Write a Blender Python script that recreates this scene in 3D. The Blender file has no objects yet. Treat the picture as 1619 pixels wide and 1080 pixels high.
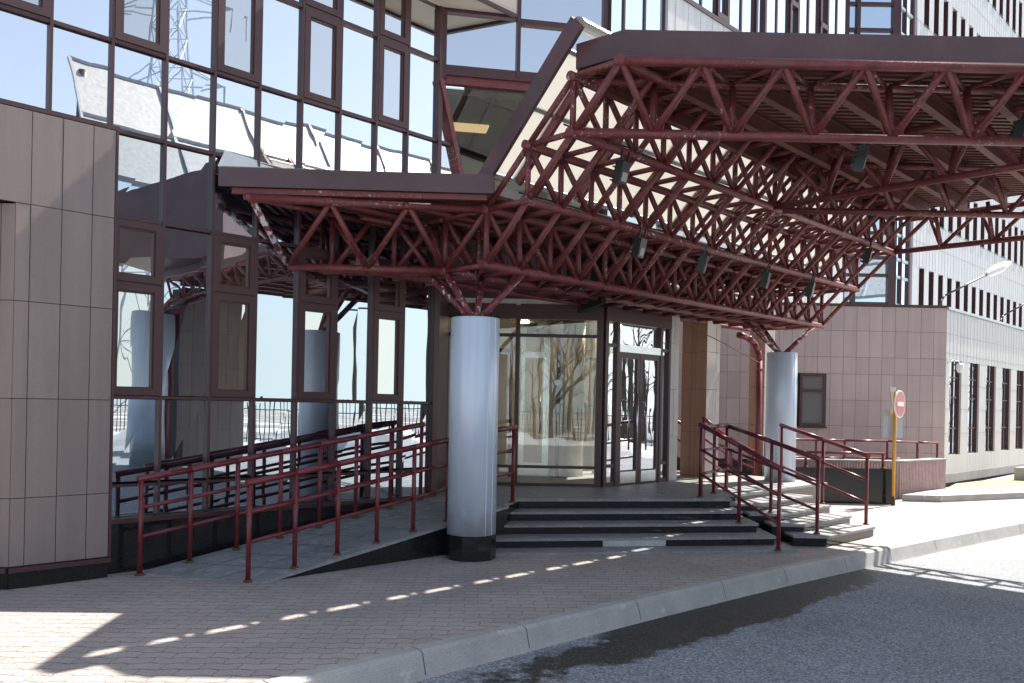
import bpy, math, random
from mathutils import Vector, Matrix
random.seed(7)
R2 = math.sqrt(2)
scene = bpy.context.scene
# ------------------------------------------------------------------ camera
cam_d = bpy.data.cameras.new("camera"); cam = bpy.data.objects.new("camera", cam_d)
scene.collection.objects.link(cam); scene.camera = cam
cam.location = (0, 0, 1.65)
cam.rotation_euler = (math.radians(90), -0.020, 0)
cam_d.sensor_width = 36; cam_d.lens = 29.35; cam_d.shift_y = 0.0618
cam_d.clip_start = 0.1; cam_d.clip_end = 3000
# ------------------------------------------------------------------ sky, sun, exposure
SUN = Vector((0.63, 0.53, 1.0)).normalized()
elev = math.asin(SUN.z); azim = math.atan2(SUN.x, SUN.y)
world = bpy.data.worlds.new("World"); scene.world = world; world.use_nodes = True
wn = world.node_tree.nodes; wl = world.node_tree.links; wn.clear()
sky = wn.new("ShaderNodeTexSky"); sky.sky_type = 'NISHITA'; sky.sun_disc = False
sky.sun_elevation = elev; sky.sun_rotation = azim; sky.air_density = 1.0; sky.dust_density = 1.3; sky.ozone_density = 0.8
bg = wn.new("ShaderNodeBackground"); bg.inputs[1].default_value = 0.105
wo = wn.new("ShaderNodeOutputWorld"); tc = wn.new("ShaderNodeTexCoord"); sx = wn.new("ShaderNodeSeparateXYZ"); mz = wn.new("ShaderNodeMath"); mz.operation = 'MAXIMUM'; mz.inputs[1].default_value = 0.085
cx_ = wn.new("ShaderNodeCombineXYZ"); hs = wn.new("ShaderNodeHueSaturation"); hs.inputs["Saturation"].default_value = 0.66   # pale spring haze: no brown band at the horizon
wl.new(tc.outputs["Generated"], sx.inputs[0]); wl.new(sx.outputs[2], mz.inputs[0]); wl.new(sx.outputs[0], cx_.inputs[0]); wl.new(sx.outputs[1], cx_.inputs[1]); wl.new(mz.outputs[0], cx_.inputs[2])
wl.new(cx_.outputs[0], sky.inputs[0]); wl.new(sky.outputs[0], hs.inputs["Color"]); wl.new(hs.outputs[0], bg.inputs[0]); wl.new(bg.outputs[0], wo.inputs[0])
sd = bpy.data.lights.new("sun", 'SUN'); sd.energy = 5.0; sd.angle = math.radians(0.5); sd.color = (1.0, 0.93, 0.84)
so = bpy.data.objects.new("sun", sd); scene.collection.objects.link(so); so.location = (20, 20, 30)
so.rotation_euler = SUN.to_track_quat('Z', 'Y').to_euler()
scene.view_settings.view_transform = 'Standard'; scene.view_settings.look = 'None'
scene.view_settings.exposure = 1.30; scene.view_settings.gamma = 1.0
# ------------------------------------------------------------------ helpers
D = Vector((1, 1, 0)) / R2          # along the glass facade, away to the right
N = Vector((-1, 1, 0)) / R2         # into the building
ZV = Vector((0, 0, 1))
def W(s, t, z=0.0): return Vector(((s - t) / R2, (s + t) / R2, z))
class MB:
    def __init__(self): self.v = []; self.f = []
    def poly(self, pts):
        b = len(self.v); self.v += [tuple(p) for p in pts]; self.f.append(tuple(range(b, b + len(pts))))
    def hexa(self, p):              # 8 points: bottom ring 0-3, top ring 4-7
        b = len(self.v); self.v += [tuple(q) for q in p]
        for q in ((3,2,1,0),(4,5,6,7),(0,1,5,4),(1,2,6,5),(2,3,7,6),(3,0,4,7)): self.f.append(tuple(b+i for i in q))
        return self
    def box(self, o, u, v, w):      # corner o and three edge vectors
        o, u, v, w = map(Vector, (o, u, v, w))
        if u.cross(v).dot(w) < 0: o, u = o + u, -u
        return self.hexa([o, o+u, o+u+v, o+v, o+w, o+u+w, o+u+v+w, o+v+w])
    def cbox(self, c, sx, sy, sz, ax=(1,0,0), ay=(0,1,0), az=(0,0,1)):
        ax, ay, az = Vector(ax), Vector(ay), Vector(az)
        return self.box(Vector(c) - ax*sx/2 - ay*sy/2 - az*sz/2, ax*sx, ay*sy, az*sz)
    def beam(self, a, b, w, h, up=(0,0,1)):
        a, b = Vector(a), Vector(b); d = (b-a).normalized(); x = d.cross(Vector(up)).normalized(); y = x.cross(d)
        return self.box(a - x*w/2 - y*h/2, b-a, x*w, y*h)
    def tube(self, a, b, r, n=10, r2=None, caps=True):
        a, b = Vector(a), Vector(b); r2 = r if r2 is None else r2
        d = (b-a).normalized(); x = d.cross(Vector((0,0,1)) if abs(d.z) < .95 else Vector((1,0,0))).normalized(); y = d.cross(x)
        k = len(self.v)
        for c, rr in ((a, r), (b, r2)):
            for i in range(n):
                q = 2*math.pi*i/n; self.v.append(tuple(c + x*math.cos(q)*rr + y*math.sin(q)*rr))
        for i in range(n):
            j = (i+1) % n; self.f.append((k+i, k+j, k+n+j, k+n+i))
        if caps:
            self.f.append(tuple(k+n-1-i for i in range(n))); self.f.append(tuple(k+n+i for i in range(n)))
        return self
    def path(self, pts, r, n=8):
        pts = [Vector(p) for p in pts]
        for a, b in zip(pts[:-1], pts[1:]): self.tube(a, b, r, n)
        return self
    def prism(self, ring, z0, z1):
        n = len(ring); k = len(self.v)
        f0 = z0 if callable(z0) else (lambda p: z0); f1 = z1 if callable(z1) else (lambda p: z1)
        self.v += [(p[0], p[1], f0(p)) for p in ring] + [(p[0], p[1], f1(p)) for p in ring]
        self.f.append(tuple(k+n-1-i for i in range(n))); self.f.append(tuple(k+n+i for i in range(n)))
        for i in range(n):
            j = (i+1) % n; self.f.append((k+i, k+j, k+n+j, k+n+i))
        return self
    def lathe(self, c, prof, n=28):
        c = Vector(c); k = len(self.v)
        for r, z in prof:
            for i in range(n):
                q = 2*math.pi*i/n; self.v.append((c.x + r*math.cos(q), c.y + r*math.sin(q), c.z + z))
        for m in range(len(prof)-1):
            for i in range(n):
                j = (i+1) % n; self.f.append((k+m*n+i, k+m*n+j, k+(m+1)*n+j, k+(m+1)*n+i))
        self.f.append(tuple(k+n-1-i for i in range(n))); self.f.append(tuple(k+(len(prof)-1)*n+i for i in range(n)))
        return self
    def build(self, name, mat, parent=None, smooth=False, stuff=False):
        me = bpy.data.meshes.new(name); me.from_pydata(self.v, [], self.f); me.update()
        if smooth:
            me.polygons.foreach_set("use_smooth", [len(p.vertices) == 4 for p in me.polygons])
        o = bpy.data.objects.new(name, me); scene.collection.objects.link(o)
        me.materials.append(mat)
        if parent is not None:
            o.parent = parent; o.matrix_parent_inverse = parent.matrix_world.inverted() if False else Matrix.Translation(-parent.location)
        if stuff: o["kind"] = "stuff"
        return o
def thing(name, label, cat, loc, group=None):
    o = bpy.data.objects.new(name, None); scene.collection.objects.link(o); o.location = loc; o.empty_display_size = .2
    return tag(o, label, cat, group)
def tag(o, label, cat, group=None):
    o["label"] = label; o["category"] = cat
    if group: o["group"] = group
    return o
def struct(o): o["kind"] = "structure"; return o
def copy_tree(o, delta):
    def cp(q, par):
        c = q.copy(); scene.collection.objects.link(c)
        if par is not None: c.parent = par
        for ch in q.children: cp(ch, c)
        return c
    r = cp(o, None); r.location = Vector(o.location) + Vector(delta); return r
CAM = Vector((0, 0, 1.65))
def seen(a, b):                     # how large a member shows in the picture
    m = (Vector(a)+Vector(b))/2 - CAM
    if m.y < 1: return 0
    u, v = m.x/m.y*1320/1619, m.z/m.y*1320/1080
    inside = abs(u) < .55 and -.5 < v < .68
    return (1.0 if inside else .02) * (Vector(a)-Vector(b)).length * (1/m.length)**2
class Members:                      # many tubes of one kind: the 100 largest in view are parts, the rest one part
    def __init__(self, name): self.name = name; self.m = []
    def add(self, a, b, r): self.m.append((Vector(a), Vector(b), r))
    def build(self, mat, parent, n=10, cap=98):
        self.m.sort(key=lambda q: -seen(q[0], q[1]))
        for a, b, r in self.m[:cap]: MB().tube(a, b, r, n).build(self.name, mat, parent, True)
        if len(self.m) > cap:
            k = MB()
            for a, b, r in self.m[cap:]: k.tube(a, b, r, 8)
            k.build(self.name, mat, parent, True, stuff=True)
# ------------------------------------------------------------------ materials
def mat_new(name):
    m = bpy.data.materials.new(name); m.use_nodes = True; nt = m.node_tree; nt.nodes.clear()
    out = nt.nodes.new("ShaderNodeOutputMaterial"); return m, nt, out
def nd(nt, typ, **kw):
    n = nt.nodes.new(typ)
    for k, v in kw.items():
        if k in n.inputs: n.inputs[k].default_value = v
        else: setattr(n, k, v)
    return n
def ramp(nt, src, stops):
    r = nt.nodes.new("ShaderNodeValToRGB"); e = r.color_ramp.elements
    while len(e) < len(stops): e.new(0.5)
    for q, (p, c) in zip(e, stops): q.position = p; q.color = (*c, 1) if len(c) == 3 else c
    nt.links.new(src, r.inputs[0]); return r
def noise(nt, co, scale, detail=4, rough=.55, dim='3D'):
    n = nt.nodes.new("ShaderNodeTexNoise"); n.inputs["Scale"].default_value = scale; n.inputs["Detail"].default_value = detail
    n.inputs["Roughness"].default_value = rough; nt.links.new(co, n.inputs["Vector"]); return n
def mixc(nt, fac, a, b, mode='MIX'):
    m = nt.nodes.new("ShaderNodeMix"); m.data_type = 'RGBA'; m.blend_type = mode
    for i, x in ((0, fac), (6, a), (7, b)):
        if hasattr(x, "links") or hasattr(x, "is_linked"): nt.links.new(x, m.inputs[i])
        elif i == 0: m.inputs[0].default_value = x
        else: m.inputs[i].default_value = (*x, 1)
    return m.outputs[2]
def plain(name, col, rough=.6, metal=0.0, var=.12, scale=6, fine=0.0, fscale=180, bump=0.0, spec=.5, dirt=None, chips=None, island=0.0, streak=0.0):
    m, nt, out = mat_new(name); b = nd(nt, "ShaderNodeBsdfPrincipled", Roughness=rough, Metallic=metal)
    b.inputs["Specular IOR Level"].default_value = spec
    co = nd(nt, "ShaderNodeNewGeometry").outputs["Position"]
    n = noise(nt, co, scale, 5)
    lo = tuple(c*(1-var) for c in col); hi = tuple(min(1, c*(1+var)) for c in col)
    c = ramp(nt, n.outputs[0], [(.3, lo), (.7, hi)]).outputs[0]
    if island:
        gi = nd(nt, "ShaderNodeNewGeometry"); c = mixc(nt, 1.0, c, ramp(nt, gi.outputs["Random Per Island"], [(0, (1-island, 1-island, 1-island*.8)), (1, (1+island, 1+island*.9, 1+island*.8))]).outputs[0], 'MULTIPLY')
    if streak:
        mp = nd(nt, "ShaderNodeMapping"); mp.inputs["Scale"].default_value = (9, 9, .5); nt.links.new(co, mp.inputs[0]); f = noise(nt, mp.outputs[0], 1.0, 4, .6)
        c = mixc(nt, 1.0, c, ramp(nt, f.outputs[0], [(.35, (1-streak,)*3), (.6, (1.03,)*3)]).outputs[0], 'MULTIPLY')
    if fine:
        f = noise(nt, co, fscale, 2)
        c = mixc(nt, 1.0, c, ramp(nt, f.outputs[0], [(.3, (1-fine,)*3), (.7, (1+fine,)*3)]).outputs[0], 'MULTIPLY')
    if dirt:
        f = noise(nt, co, dirt[0], 6, .65); c = mixc(nt, ramp(nt, f.outputs[0], [(dirt[1], (0,0,0)), (dirt[2], (1,1,1))]).outputs[0], c, dirt[3])
    if chips:
        f = noise(nt, co, chips[0], 5, .7); g = noise(nt, co, 1.3, 2)
        a = ramp(nt, f.outputs[0], [(chips[1], (0,0,0)), (chips[1]+.02, (1,1,1))]).outputs[0]
        h = ramp(nt, g.outputs[0], [(.52, (0,0,0)), (.62, (1,1,1))]).outputs[0]
        c = mixc(nt, a if len(chips) > 3 else mixc(nt, 1.0, a, h, 'MULTIPLY'), c, chips[2])
    nt.links.new(c, b.inputs["Base Color"])
    if bump:
        f = noise(nt, co, fscale, 3); bp = nd(nt, "ShaderNodeBump", Strength=bump, Distance=.004)
        nt.links.new(f.outputs[0], bp.inputs["Height"]); nt.links.new(bp.outputs[0], b.inputs["Normal"])
    nt.links.new(b.outputs[0], out.inputs[0]); return m
def dirty_base(m, z0, col):            # splash dirt with a ragged upper edge on a mesh that stands on the ground
    nt = m.node_tree; b = next(n for n in nt.nodes if n.type == 'BSDF_PRINCIPLED'); src = b.inputs["Base Color"].links[0].from_socket
    co = nd(nt, "ShaderNodeNewGeometry").outputs["Position"]; sp = nd(nt, "ShaderNodeSeparateXYZ"); nt.links.new(co, sp.inputs[0])
    n = noise(nt, co, 5, 6, .7); mu = nd(nt, "ShaderNodeMath", operation='MULTIPLY'); mu.inputs[1].default_value = .75; nt.links.new(n.outputs[0], mu.inputs[0])
    ad = nd(nt, "ShaderNodeMath", operation='ADD'); nt.links.new(sp.outputs[2], ad.inputs[0]); nt.links.new(mu.outputs[0], ad.inputs[1])
    f = ramp(nt, ad.outputs[0], [(min(.99, z0+.25), (.45,)*3), (min(1, z0+.55), (0, 0, 0))]).outputs[0]
    nt.links.new(mixc(nt, f, src, col), b.inputs["Base Color"])
    bp = nd(nt, "ShaderNodeBump", Strength=.25, Distance=.02); w = noise(nt, co, 2.3, 1); nt.links.new(w.outputs[0], bp.inputs["Height"]); nt.links.new(bp.outputs[0], b.inputs["Normal"])
def glassy(name, tint, dark, fac, wave=.5, wscale=(1.6, 1.6, .55), transp=None, rough=0.0):
    m, nt, out = mat_new(name)
    g = nd(nt, "ShaderNodeBsdfGlossy", Roughness=rough); g.inputs["Color"].default_value = (*tint, 1)
    if transp: d = nd(nt, "ShaderNodeBsdfTransparent"); d.inputs[0].default_value = (*transp, 1)
    else: d = nd(nt, "ShaderNodeBsdfDiffuse"); d.inputs[0].default_value = (*dark, 1)
    co = nd(nt, "ShaderNodeNewGeometry").outputs["Position"]; oi = nd(nt, "ShaderNodeObjectInfo")
    mp = nd(nt, "ShaderNodeMapping"); mp.inputs["Scale"].default_value = wscale; nt.links.new(co, mp.inputs[0])
    ad = nd(nt, "ShaderNodeVectorMath", operation='ADD'); mu = nd(nt, "ShaderNodeMath", operation='MULTIPLY'); mu.inputs[1].default_value = 37
    nt.links.new(oi.outputs["Random"], mu.inputs[0]); nt.links.new(mp.outputs[0], ad.inputs[0]); nt.links.new(mu.outputs[0], ad.inputs[1])
    n = noise(nt, ad.outputs[0], 2.2, 1.5, .4)
    bp = nd(nt, "ShaderNodeBump", Strength=wave, Distance=.02); nt.links.new(n.outputs[0], bp.inputs["Height"]); nt.links.new(bp.outputs[0], g.inputs["Normal"])
    fr = nd(nt, "ShaderNodeLayerWeight", Blend=.35)
    mr = nd(nt, "ShaderNodeMapRange"); mr.inputs[3].default_value = fac; mr.inputs[4].default_value = .95
    nt.links.new(fr.outputs["Facing"], mr.inputs[0])
    mx = nd(nt, "ShaderNodeMixShader"); nt.links.new(mr.outputs[0], mx.inputs[0]); nt.links.new(d.outputs[0], mx.inputs[1]); nt.links.new(g.outputs[0], mx.inputs[2])
    nt.links.new(mx.outputs[0], out.inputs[0]); return m
M = {}
M['red'] = plain('oxblood_paint', (.150, .030, .032), .46, var=.30, scale=7, fine=.25, fscale=70, bump=.35, chips=(30, .595, (.50, .43, .41)), dirt=(5, .55, .70, (.105, .045, .034)))
M['redworn'] = plain('oxblood_paint_worn', (.165, .030, .036), .45, var=.22, scale=9, fine=.18, fscale=90, bump=.3, chips=(15, .575, (.62, .58, .56), 1))
M['rail'] = plain('railing_paint', (.150, .020, .026), .32, var=.14, scale=11, fine=.08, fscale=60)
M['fascia'] = plain('fascia_sheet', (.095, .048, .052), .38, var=.25, scale=1.6, fine=.06, fscale=40, dirt=(3.0, .56, .78, (.075, .062, .070)))
M['frame'] = plain('brown_aluminium', (.060, .022, .023), .42, var=.10, scale=5)
M['deckred'] = plain('deck_underside', (.120, .036, .028), .55, var=.25, scale=3, fine=.1)
M['roofmetal'] = plain('pale_roof_metal', (.62, .62, .60), .35, metal=.35, var=.08)
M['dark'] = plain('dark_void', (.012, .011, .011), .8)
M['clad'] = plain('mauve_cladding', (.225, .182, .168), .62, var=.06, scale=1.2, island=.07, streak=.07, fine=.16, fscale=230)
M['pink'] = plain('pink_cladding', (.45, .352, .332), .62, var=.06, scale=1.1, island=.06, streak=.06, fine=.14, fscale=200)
M['browntile'] = plain('brown_cladding', (.31, .175, .128), .6, island=.06, streak=.06, var=.06, fine=.14, fscale=200)
M['greytile'] = plain('pale_cladding', (.50, .46, .43), .6, island=.05, streak=.05, var=.05, fine=.1, fscale=200)
M['joint'] = plain('dark_joint', (.03, .026, .025), .8)  # dark fill for joints and for the backing behind panels
M['white'] = plain('white_panel', (.56, .56, .55), .5, streak=.10, var=.04, scale=.7, fine=.04)
M['beige'] = plain('beige_panel', (.52, .45, .38), .55, var=.06, scale=1)
M['granite'] = plain('black_granite', (.016, .016, .017), .13, var=.3, scale=60, fine=.3, fscale=400)
M['tread'] = plain('grey_granite', (.23, .24, .245), .55, var=.16, scale=3, fine=.4, fscale=150, dirt=(9, .52, .66, (.33, .335, .34)))
M['stone'] = plain('worn_stone_patch', (.42, .43, .44), .6, var=.15, fine=.3, fscale=120)
M['steel'] = plain('grey_column_sheet', (.58, .655, .76), .33, streak=.07, metal=.15, var=.03, scale=3, fine=.03, fscale=150)
M['kerb'] = plain('kerb_concrete', (.36, .355, .34), .8, var=.12, scale=3, fine=.22, fscale=140, bump=.3, dirt=(7, .6, .72, (.52, .52, .50)))
M['black'] = plain('black_housing', (.012, .014, .013), .4)
M['lens'] = plain('lamp_lens', (.28, .29, .28), .15)
M['yellow'] = plain('yellow_paint', (.62, .33, .03), .4, var=.1)
M['signred'] = plain('sign_red', (.55, .15, .14), .3, var=.1)
M['signwhite'] = plain('sign_white', (.80, .80, .78), .35, var=.03)
M['galv'] = plain('galvanised_back', (.42, .46, .50), .4, metal=.3, var=.05)
M['plaster'] = plain('pink_plaster', (.46, .33, .31), .85, var=.1, fine=.3, fscale=110, bump=.5)
M['lampwhite'] = plain('lamp_white', (.78, .78, .76), .3, var=.02)
M['wire'] = plain('dark_steel', (.05, .05, .055), .5)
M['chrome'] = plain('brushed_steel', (.6, .6, .6), .22, metal=1.0, var=.03)
M['rust'] = plain('rusty_flange', (.12, .055, .03), .8, var=.3, scale=40)
M['snow'] = plain('dirty_snow', (.52, .54, .57), .8, var=.06, scale=.8, dirt=(.6, .6, .75, (.45, .43, .40)))
M['bark'] = plain('bark', (.10, .08, .065), .9)
M['grass'] = plain('dry_grass', (.40, .34, .17), .9, var=.25, scale=3, fine=.3, fscale=60)
M['ground'] = plain('pale_ground', (.26, .25, .225), .9, var=.2, scale=.3, dirt=(.15, .52, .58, (.55, .56, .58)))
M['curtain'] = plain('curtain', (.62, .50, .36), .8)
M['inner'] = plain('inner_wall', (.52, .50, .45), .7, var=.04)
M['carpaint'] = plain('car_paint', (.06, .10, .20), .2)
M['gblue'] = glassy('blue_reflective_glass', (.90, .93, .96), (.012, .018, .026), .82, wave=.022)
M['gtint'] = glassy('blue_tinted_glass', (.74, .82, .88), (.010, .016, .024), .66, wave=.03)
M['greflect'] = glassy('painted_reflection_glass', (.75, .78, .8), (.20, .20, .195), .35, wave=.06)  # lighter diffuse colour stands in for a bright reflection in the annex pane
M['gdoor'] = glassy('door_glass', (.95, .97, 1.0), None, .42, wave=.05, transp=(.8, .84, .82))
M['gclear'] = glassy('sash_glass', (.90, .90, .87), (.035, .032, .028), .60, wave=.03)
M['gfar'] = glassy('far_blue_glass', (.80, .91, 1.0), (.05, .09, .13), .8, wave=.03)
M['gslot'] = glassy('slot_window_glass', (.62, .70, .78), (.05, .05, .055), .45, wave=.06)
M['gdark'] = glassy('dark_window_glass', (.5, .5, .5), (.022, .018, .018), .12, wave=.05)
M['gentry'] = glassy('entrance_glass', (.95, .96, .94), None, .15, wave=.03, transp=(.86, .90, .84))
M['gslope'] = glassy('sloping_glass', (.9, .92, .9), None, .07, wave=.02, transp=(.62, .60, .52))
dirty_base(M['steel'], .38, (.20, .185, .165))
def milky():
    m, nt, out = mat_new('milky_glazing')
    t = nd(nt, "ShaderNodeBsdfTranslucent"); t.inputs[0].default_value = (.80, .79, .75, 1)
    d = nd(nt, "ShaderNodeBsdfPrincipled", Roughness=.25); d.inputs["Base Color"].default_value = (.82, .82, .80, 1)
    mx = nd(nt, "ShaderNodeMixShader", Fac=.30); nt.links.new(t.outputs[0], mx.inputs[1]); nt.links.new(d.outputs[0], mx.inputs[2])
    nt.links.new(mx.outputs[0], out.inputs[0]); return m
M['milky'] = milky()
def emis(name, col, st):
    m, nt, out = mat_new(name); e = nd(nt, "ShaderNodeEmission", Strength=st); e.inputs[0].default_value = (*col, 1)
    nt.links.new(e.outputs[0], out.inputs[0]); return m
M['lampglow'] = emis('ceiling_lamp_glow', (1.0, .74, .40), .42)
M['downlight'] = emis('downlight_glow', (1.0, .78, .52), 30)
def pavers():
    m, nt, out = mat_new('wavy_pavers'); b = nd(nt, "ShaderNodeBsdfPrincipled", Roughness=.82)
    co = nd(nt, "ShaderNodeNewGeometry").outputs["Position"]
    mp = nd(nt, "ShaderNodeMapping"); mp.inputs["Rotation"].default_value = (0, 0, math.radians(-3)); nt.links.new(co, mp.inputs[0])
    sp = nd(nt, "ShaderNodeSeparateXYZ"); nt.links.new(mp.outputs[0], sp.inputs[0])
    def mth(op, a, b_=None):
        q = nd(nt, "ShaderNodeMath", operation=op)
        for i, x in enumerate((a, b_)):
            if x is None: continue
            if isinstance(x, (int, float)): q.inputs[i].default_value = x
            else: nt.links.new(x, q.inputs[i])
        return q.outputs[0]
    wig = noise(nt, co, 3.2, 2)
    wx = mth('MULTIPLY', mth('SINE', mth('MULTIPLY', sp.outputs[0], 2*math.pi/.19)), .011)
    wy = mth('MULTIPLY', mth('SINE', mth('MULTIPLY', sp.outputs[1], 2*math.pi/.115)), .006)
    wv = mth('MULTIPLY', mth('SUBTRACT', wig.outputs[0], .5), .03)
    cx = nd(nt, "ShaderNodeCombineXYZ"); nt.links.new(mth('ADD', mth('ADD', sp.outputs[0], wy), wv), cx.inputs[0]); sp2y = mth('ADD', mth('ADD', sp.outputs[1], wx), wv); nt.links.new(sp2y, cx.inputs[1])
    br = nd(nt, "ShaderNodeTexBrick"); br.offset = .5; nt.links.new(cx.outputs[0], br.inputs["Vector"])
    for k, v in (("Scale", 1.0), ("Mortar Size", .0055), ("Mortar Smooth", .35), ("Brick Width", .23), ("Row Height", .115), ("Bias", 0.0)): br.inputs[k].default_value = v
    br.inputs["Color1"].default_value = (.375, .335, .312, 1); br.inputs["Color2"].default_value = (.335, .298, .278, 1); br.inputs["Mortar"].default_value = (.245, .21, .20, 1)
    f = noise(nt, co, 170, 3); g = noise(nt, co, 1.1, 5, .6)
    rowf = mth('ABSOLUTE', mth('SUBTRACT', mth('FRACT', mth('DIVIDE', sp2y, .115)), .5))
    rl = ramp(nt, rowf, [(.44, (0,0,0)), (.48, (1,1,1))]).outputs[0]
    dn = noise(nt, co, 9, 3, .6); rl = mixc(nt, 1.0, rl, ramp(nt, dn.outputs[0], [(.40, (.12,)*3), (.58, (1,1,1))]).outputs[0], 'MULTIPLY')
    c = mixc(nt, 1.0, br.outputs[0], ramp(nt, f.outputs[0], [(.25, (.70,)*3), (.75, (1.30,)*3)]).outputs[0], 'MULTIPLY')
    f2 = noise(nt, co, 60, 3, .65); c = mixc(nt, 1.0, c, ramp(nt, f2.outputs[0], [(.3, (.80,)*3), (.7, (1.2,)*3)]).outputs[0], 'MULTIPLY')
    c = mixc(nt, rl, c, (.075, .064, .062))
    c = mixc(nt, 1.0, c, ramp(nt, g.outputs[0], [(.3, (.84, .85, .88)), (.7, (1.14, 1.11, 1.08))]).outputs[0], 'MULTIPLY')
    s1 = noise(nt, co, 22, 4, .7); s2 = noise(nt, co, .9, 2)
    sm = mixc(nt, 1.0, ramp(nt, s1.outputs[0], [(.62, (0,0,0)), (.68, (1,1,1))]).outputs[0], ramp(nt, s2.outputs[0], [(.52, (0,0,0)), (.62, (1,1,1))]).outputs[0], 'MULTIPLY')
    c = mixc(nt, sm, c, (.55, .53, .53))
    nt.links.new(c, b.inputs["Base Color"])
    bp = nd(nt, "ShaderNodeBump", Strength=.6, Distance=.006); bp.invert = True; nt.links.new(br.outputs["Fac"], bp.inputs["Height"])
    bp2 = nd(nt, "ShaderNodeBump", Strength=.3, Distance=.004); nt.links.new(f.outputs[0], bp2.inputs["Height"]); nt.links.new(bp.outputs[0], bp2.inputs["Normal"])
    nt.links.new(bp2.outputs[0], b.inputs["Normal"]); nt.links.new(b.outputs[0], out.inputs[0]); return m
M['pavers'] = pavers()
def asphalt():
    m, nt, out = mat_new('asphalt'); b = nd(nt, "ShaderNodeBsdfPrincipled")
    co = nd(nt, "ShaderNodeNewGeometry").outputs["Position"]
    f = noise(nt, co, 52, 5, .85); g = noise(nt, co, .7, 5, .6)
    c = ramp(nt, f.outputs[0], [(.38, (.07, .082, .096)), (.5, (.205, .225, .25)), (.62, (.47, .49, .51))]).outputs[0]
    c = mixc(nt, 1.0, c, ramp(nt, g.outputs[0], [(.3, (.82,)*3), (.7, (1.14,)*3)]).outputs[0], 'MULTIPLY')
    # wet strip along the kerb: distance across the road from a line parallel to it, ragged by noise
    mp = nd(nt, "ShaderNodeMapping"); mp.inputs["Rotation"].default_value = (0, 0, math.radians(-45)); nt.links.new(co, mp.inputs[0])
    sp = nd(nt, "ShaderNodeSeparateXYZ"); nt.links.new(mp.outputs[0], sp.inputs[0])   # x along kerb, y across
    def mth(op, a, b_=None):
        q = nd(nt, "ShaderNodeMath", operation=op)
        for i, x in enumerate((a, b_)):
            if x is None: continue
            if isinstance(x, (int, float)): q.inputs[i].default_value = x
            else: nt.links.new(x, q.inputs[i])
        return q.outputs[0]
    rg = noise(nt, co, 1.8, 6, .62); rg2 = noise(nt, co, 7, 4, .6)
    edge = mth('ADD', mth('MULTIPLY', mth('SUBTRACT', rg.outputs[0], .5), 1.2), mth('MULTIPLY', mth('SUBTRACT', rg2.outputs[0], .5), .5))
    # lens of wet ground centred on s=7.2, t=3.55
    a = mth('MULTIPLY', mth('SUBTRACT', sp.outputs[0], 6.9), .27); cc = mth('MULTIPLY', mth('SUBTRACT', sp.outputs[1], 3.86), 2.3)
    d = mth('SQRT', mth('ADD', mth('MULTIPLY', a, a), mth('MULTIPLY', cc, cc)))
    wet = ramp(nt, mth('ADD', d, edge), [(.78, (1, 1, 1)), (.92, (0, 0, 0))]).outputs[0]
    wetc = ramp(nt, f.outputs[0], [(.40, (.006, .006, .006)), (.54, (.020, .019, .018)), (.64, (.17, .16, .15))]).outputs[0]
    c = mixc(nt, wet, c, wetc); nt.links.new(c, b.inputs["Base Color"])
    r = ramp(nt, wet, [(0, (.85,)*3), (1, (.50,)*3)]).outputs[0]; nt.links.new(r, b.inputs["Roughness"])
    bp = nd(nt, "ShaderNodeBump", Strength=.7, Distance=.006); nt.links.new(f.outputs[0], bp.inputs["Height"]); nt.links.new(bp.outputs[0], b.inputs["Normal"])
    nt.links.new(b.outputs[0], out.inputs[0]); return m
M['asphalt'] = asphalt()
# ------------------------------------------------------------------ ground
def catmull(pts, n=8):
    res = []
    for i in range(len(pts)-1):
        p0, p1, p2, p3 = pts[max(i-1, 0)], pts[i], pts[i+1], pts[min(i+2, len(pts)-1)]
        for k in range(n):
            u = k/n
            res.append(tuple(.5*((2*b)+(-a+c)*u+(2*a-5*b+4*c-d)*u*u+(-a+3*b-3*c+d)*u**3) for a, b, c, d in zip(p0, p1, p2, p3)))
    res.append(pts[-1]); return res
KERB = catmull([(-9, -2.2), (-4.6, 1.85), (-1.03, 5.25), (1.63, 7.73), (4.08, 9.85), (8.21, 13.2), (13.5, 17.0), (24, 24.5), (40, 36)])
RZ = -0.16
struct(MB().box((-150, -150, RZ-.30), (300, 0, 0), (0, 300, 0), (0, 0, .26)).build('ground', M['ground']))
road = MB(); road.poly([(-20, -16, RZ), (21, -16, RZ), (60, 20, RZ), (60, 60, RZ), (-20, 60, RZ)]); struct(road.build('road', M['asphalt']))
pv = MB(); ring = [(p[0], p[1]) for p in KERB] + [(40, 60), (-30, 60), (-30, -2.2)]
pv.prism(ring, RZ-.02, 0.0); struct(pv.build('pavement', M['pavers']))
kb = MB(); L = []
for i, p in enumerate(KERB):
    a = Vector(KERB[max(i-1, 0)]); b = Vector(KERB[min(i+1, len(KERB)-1)]); d = (b-a).normalized(); nrm = Vector((d.y, -d.x)); p = Vector(p)
    L.append([(*(p+nrm*o), z) for o, z in ((0.004, RZ-.02), (0.004, .012), (.10, .014), (.135, -.005), (.175, RZ+.02), (.19, RZ-.02))])
for a, b in zip(L[:-1], L[1:]):
    for k in range(5): kb.poly([a[k], a[k+1], b[k+1], b[k]][::-1])
struct(kb.build('kerb', M['kerb']))
kj = MB(); acc = 0
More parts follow.
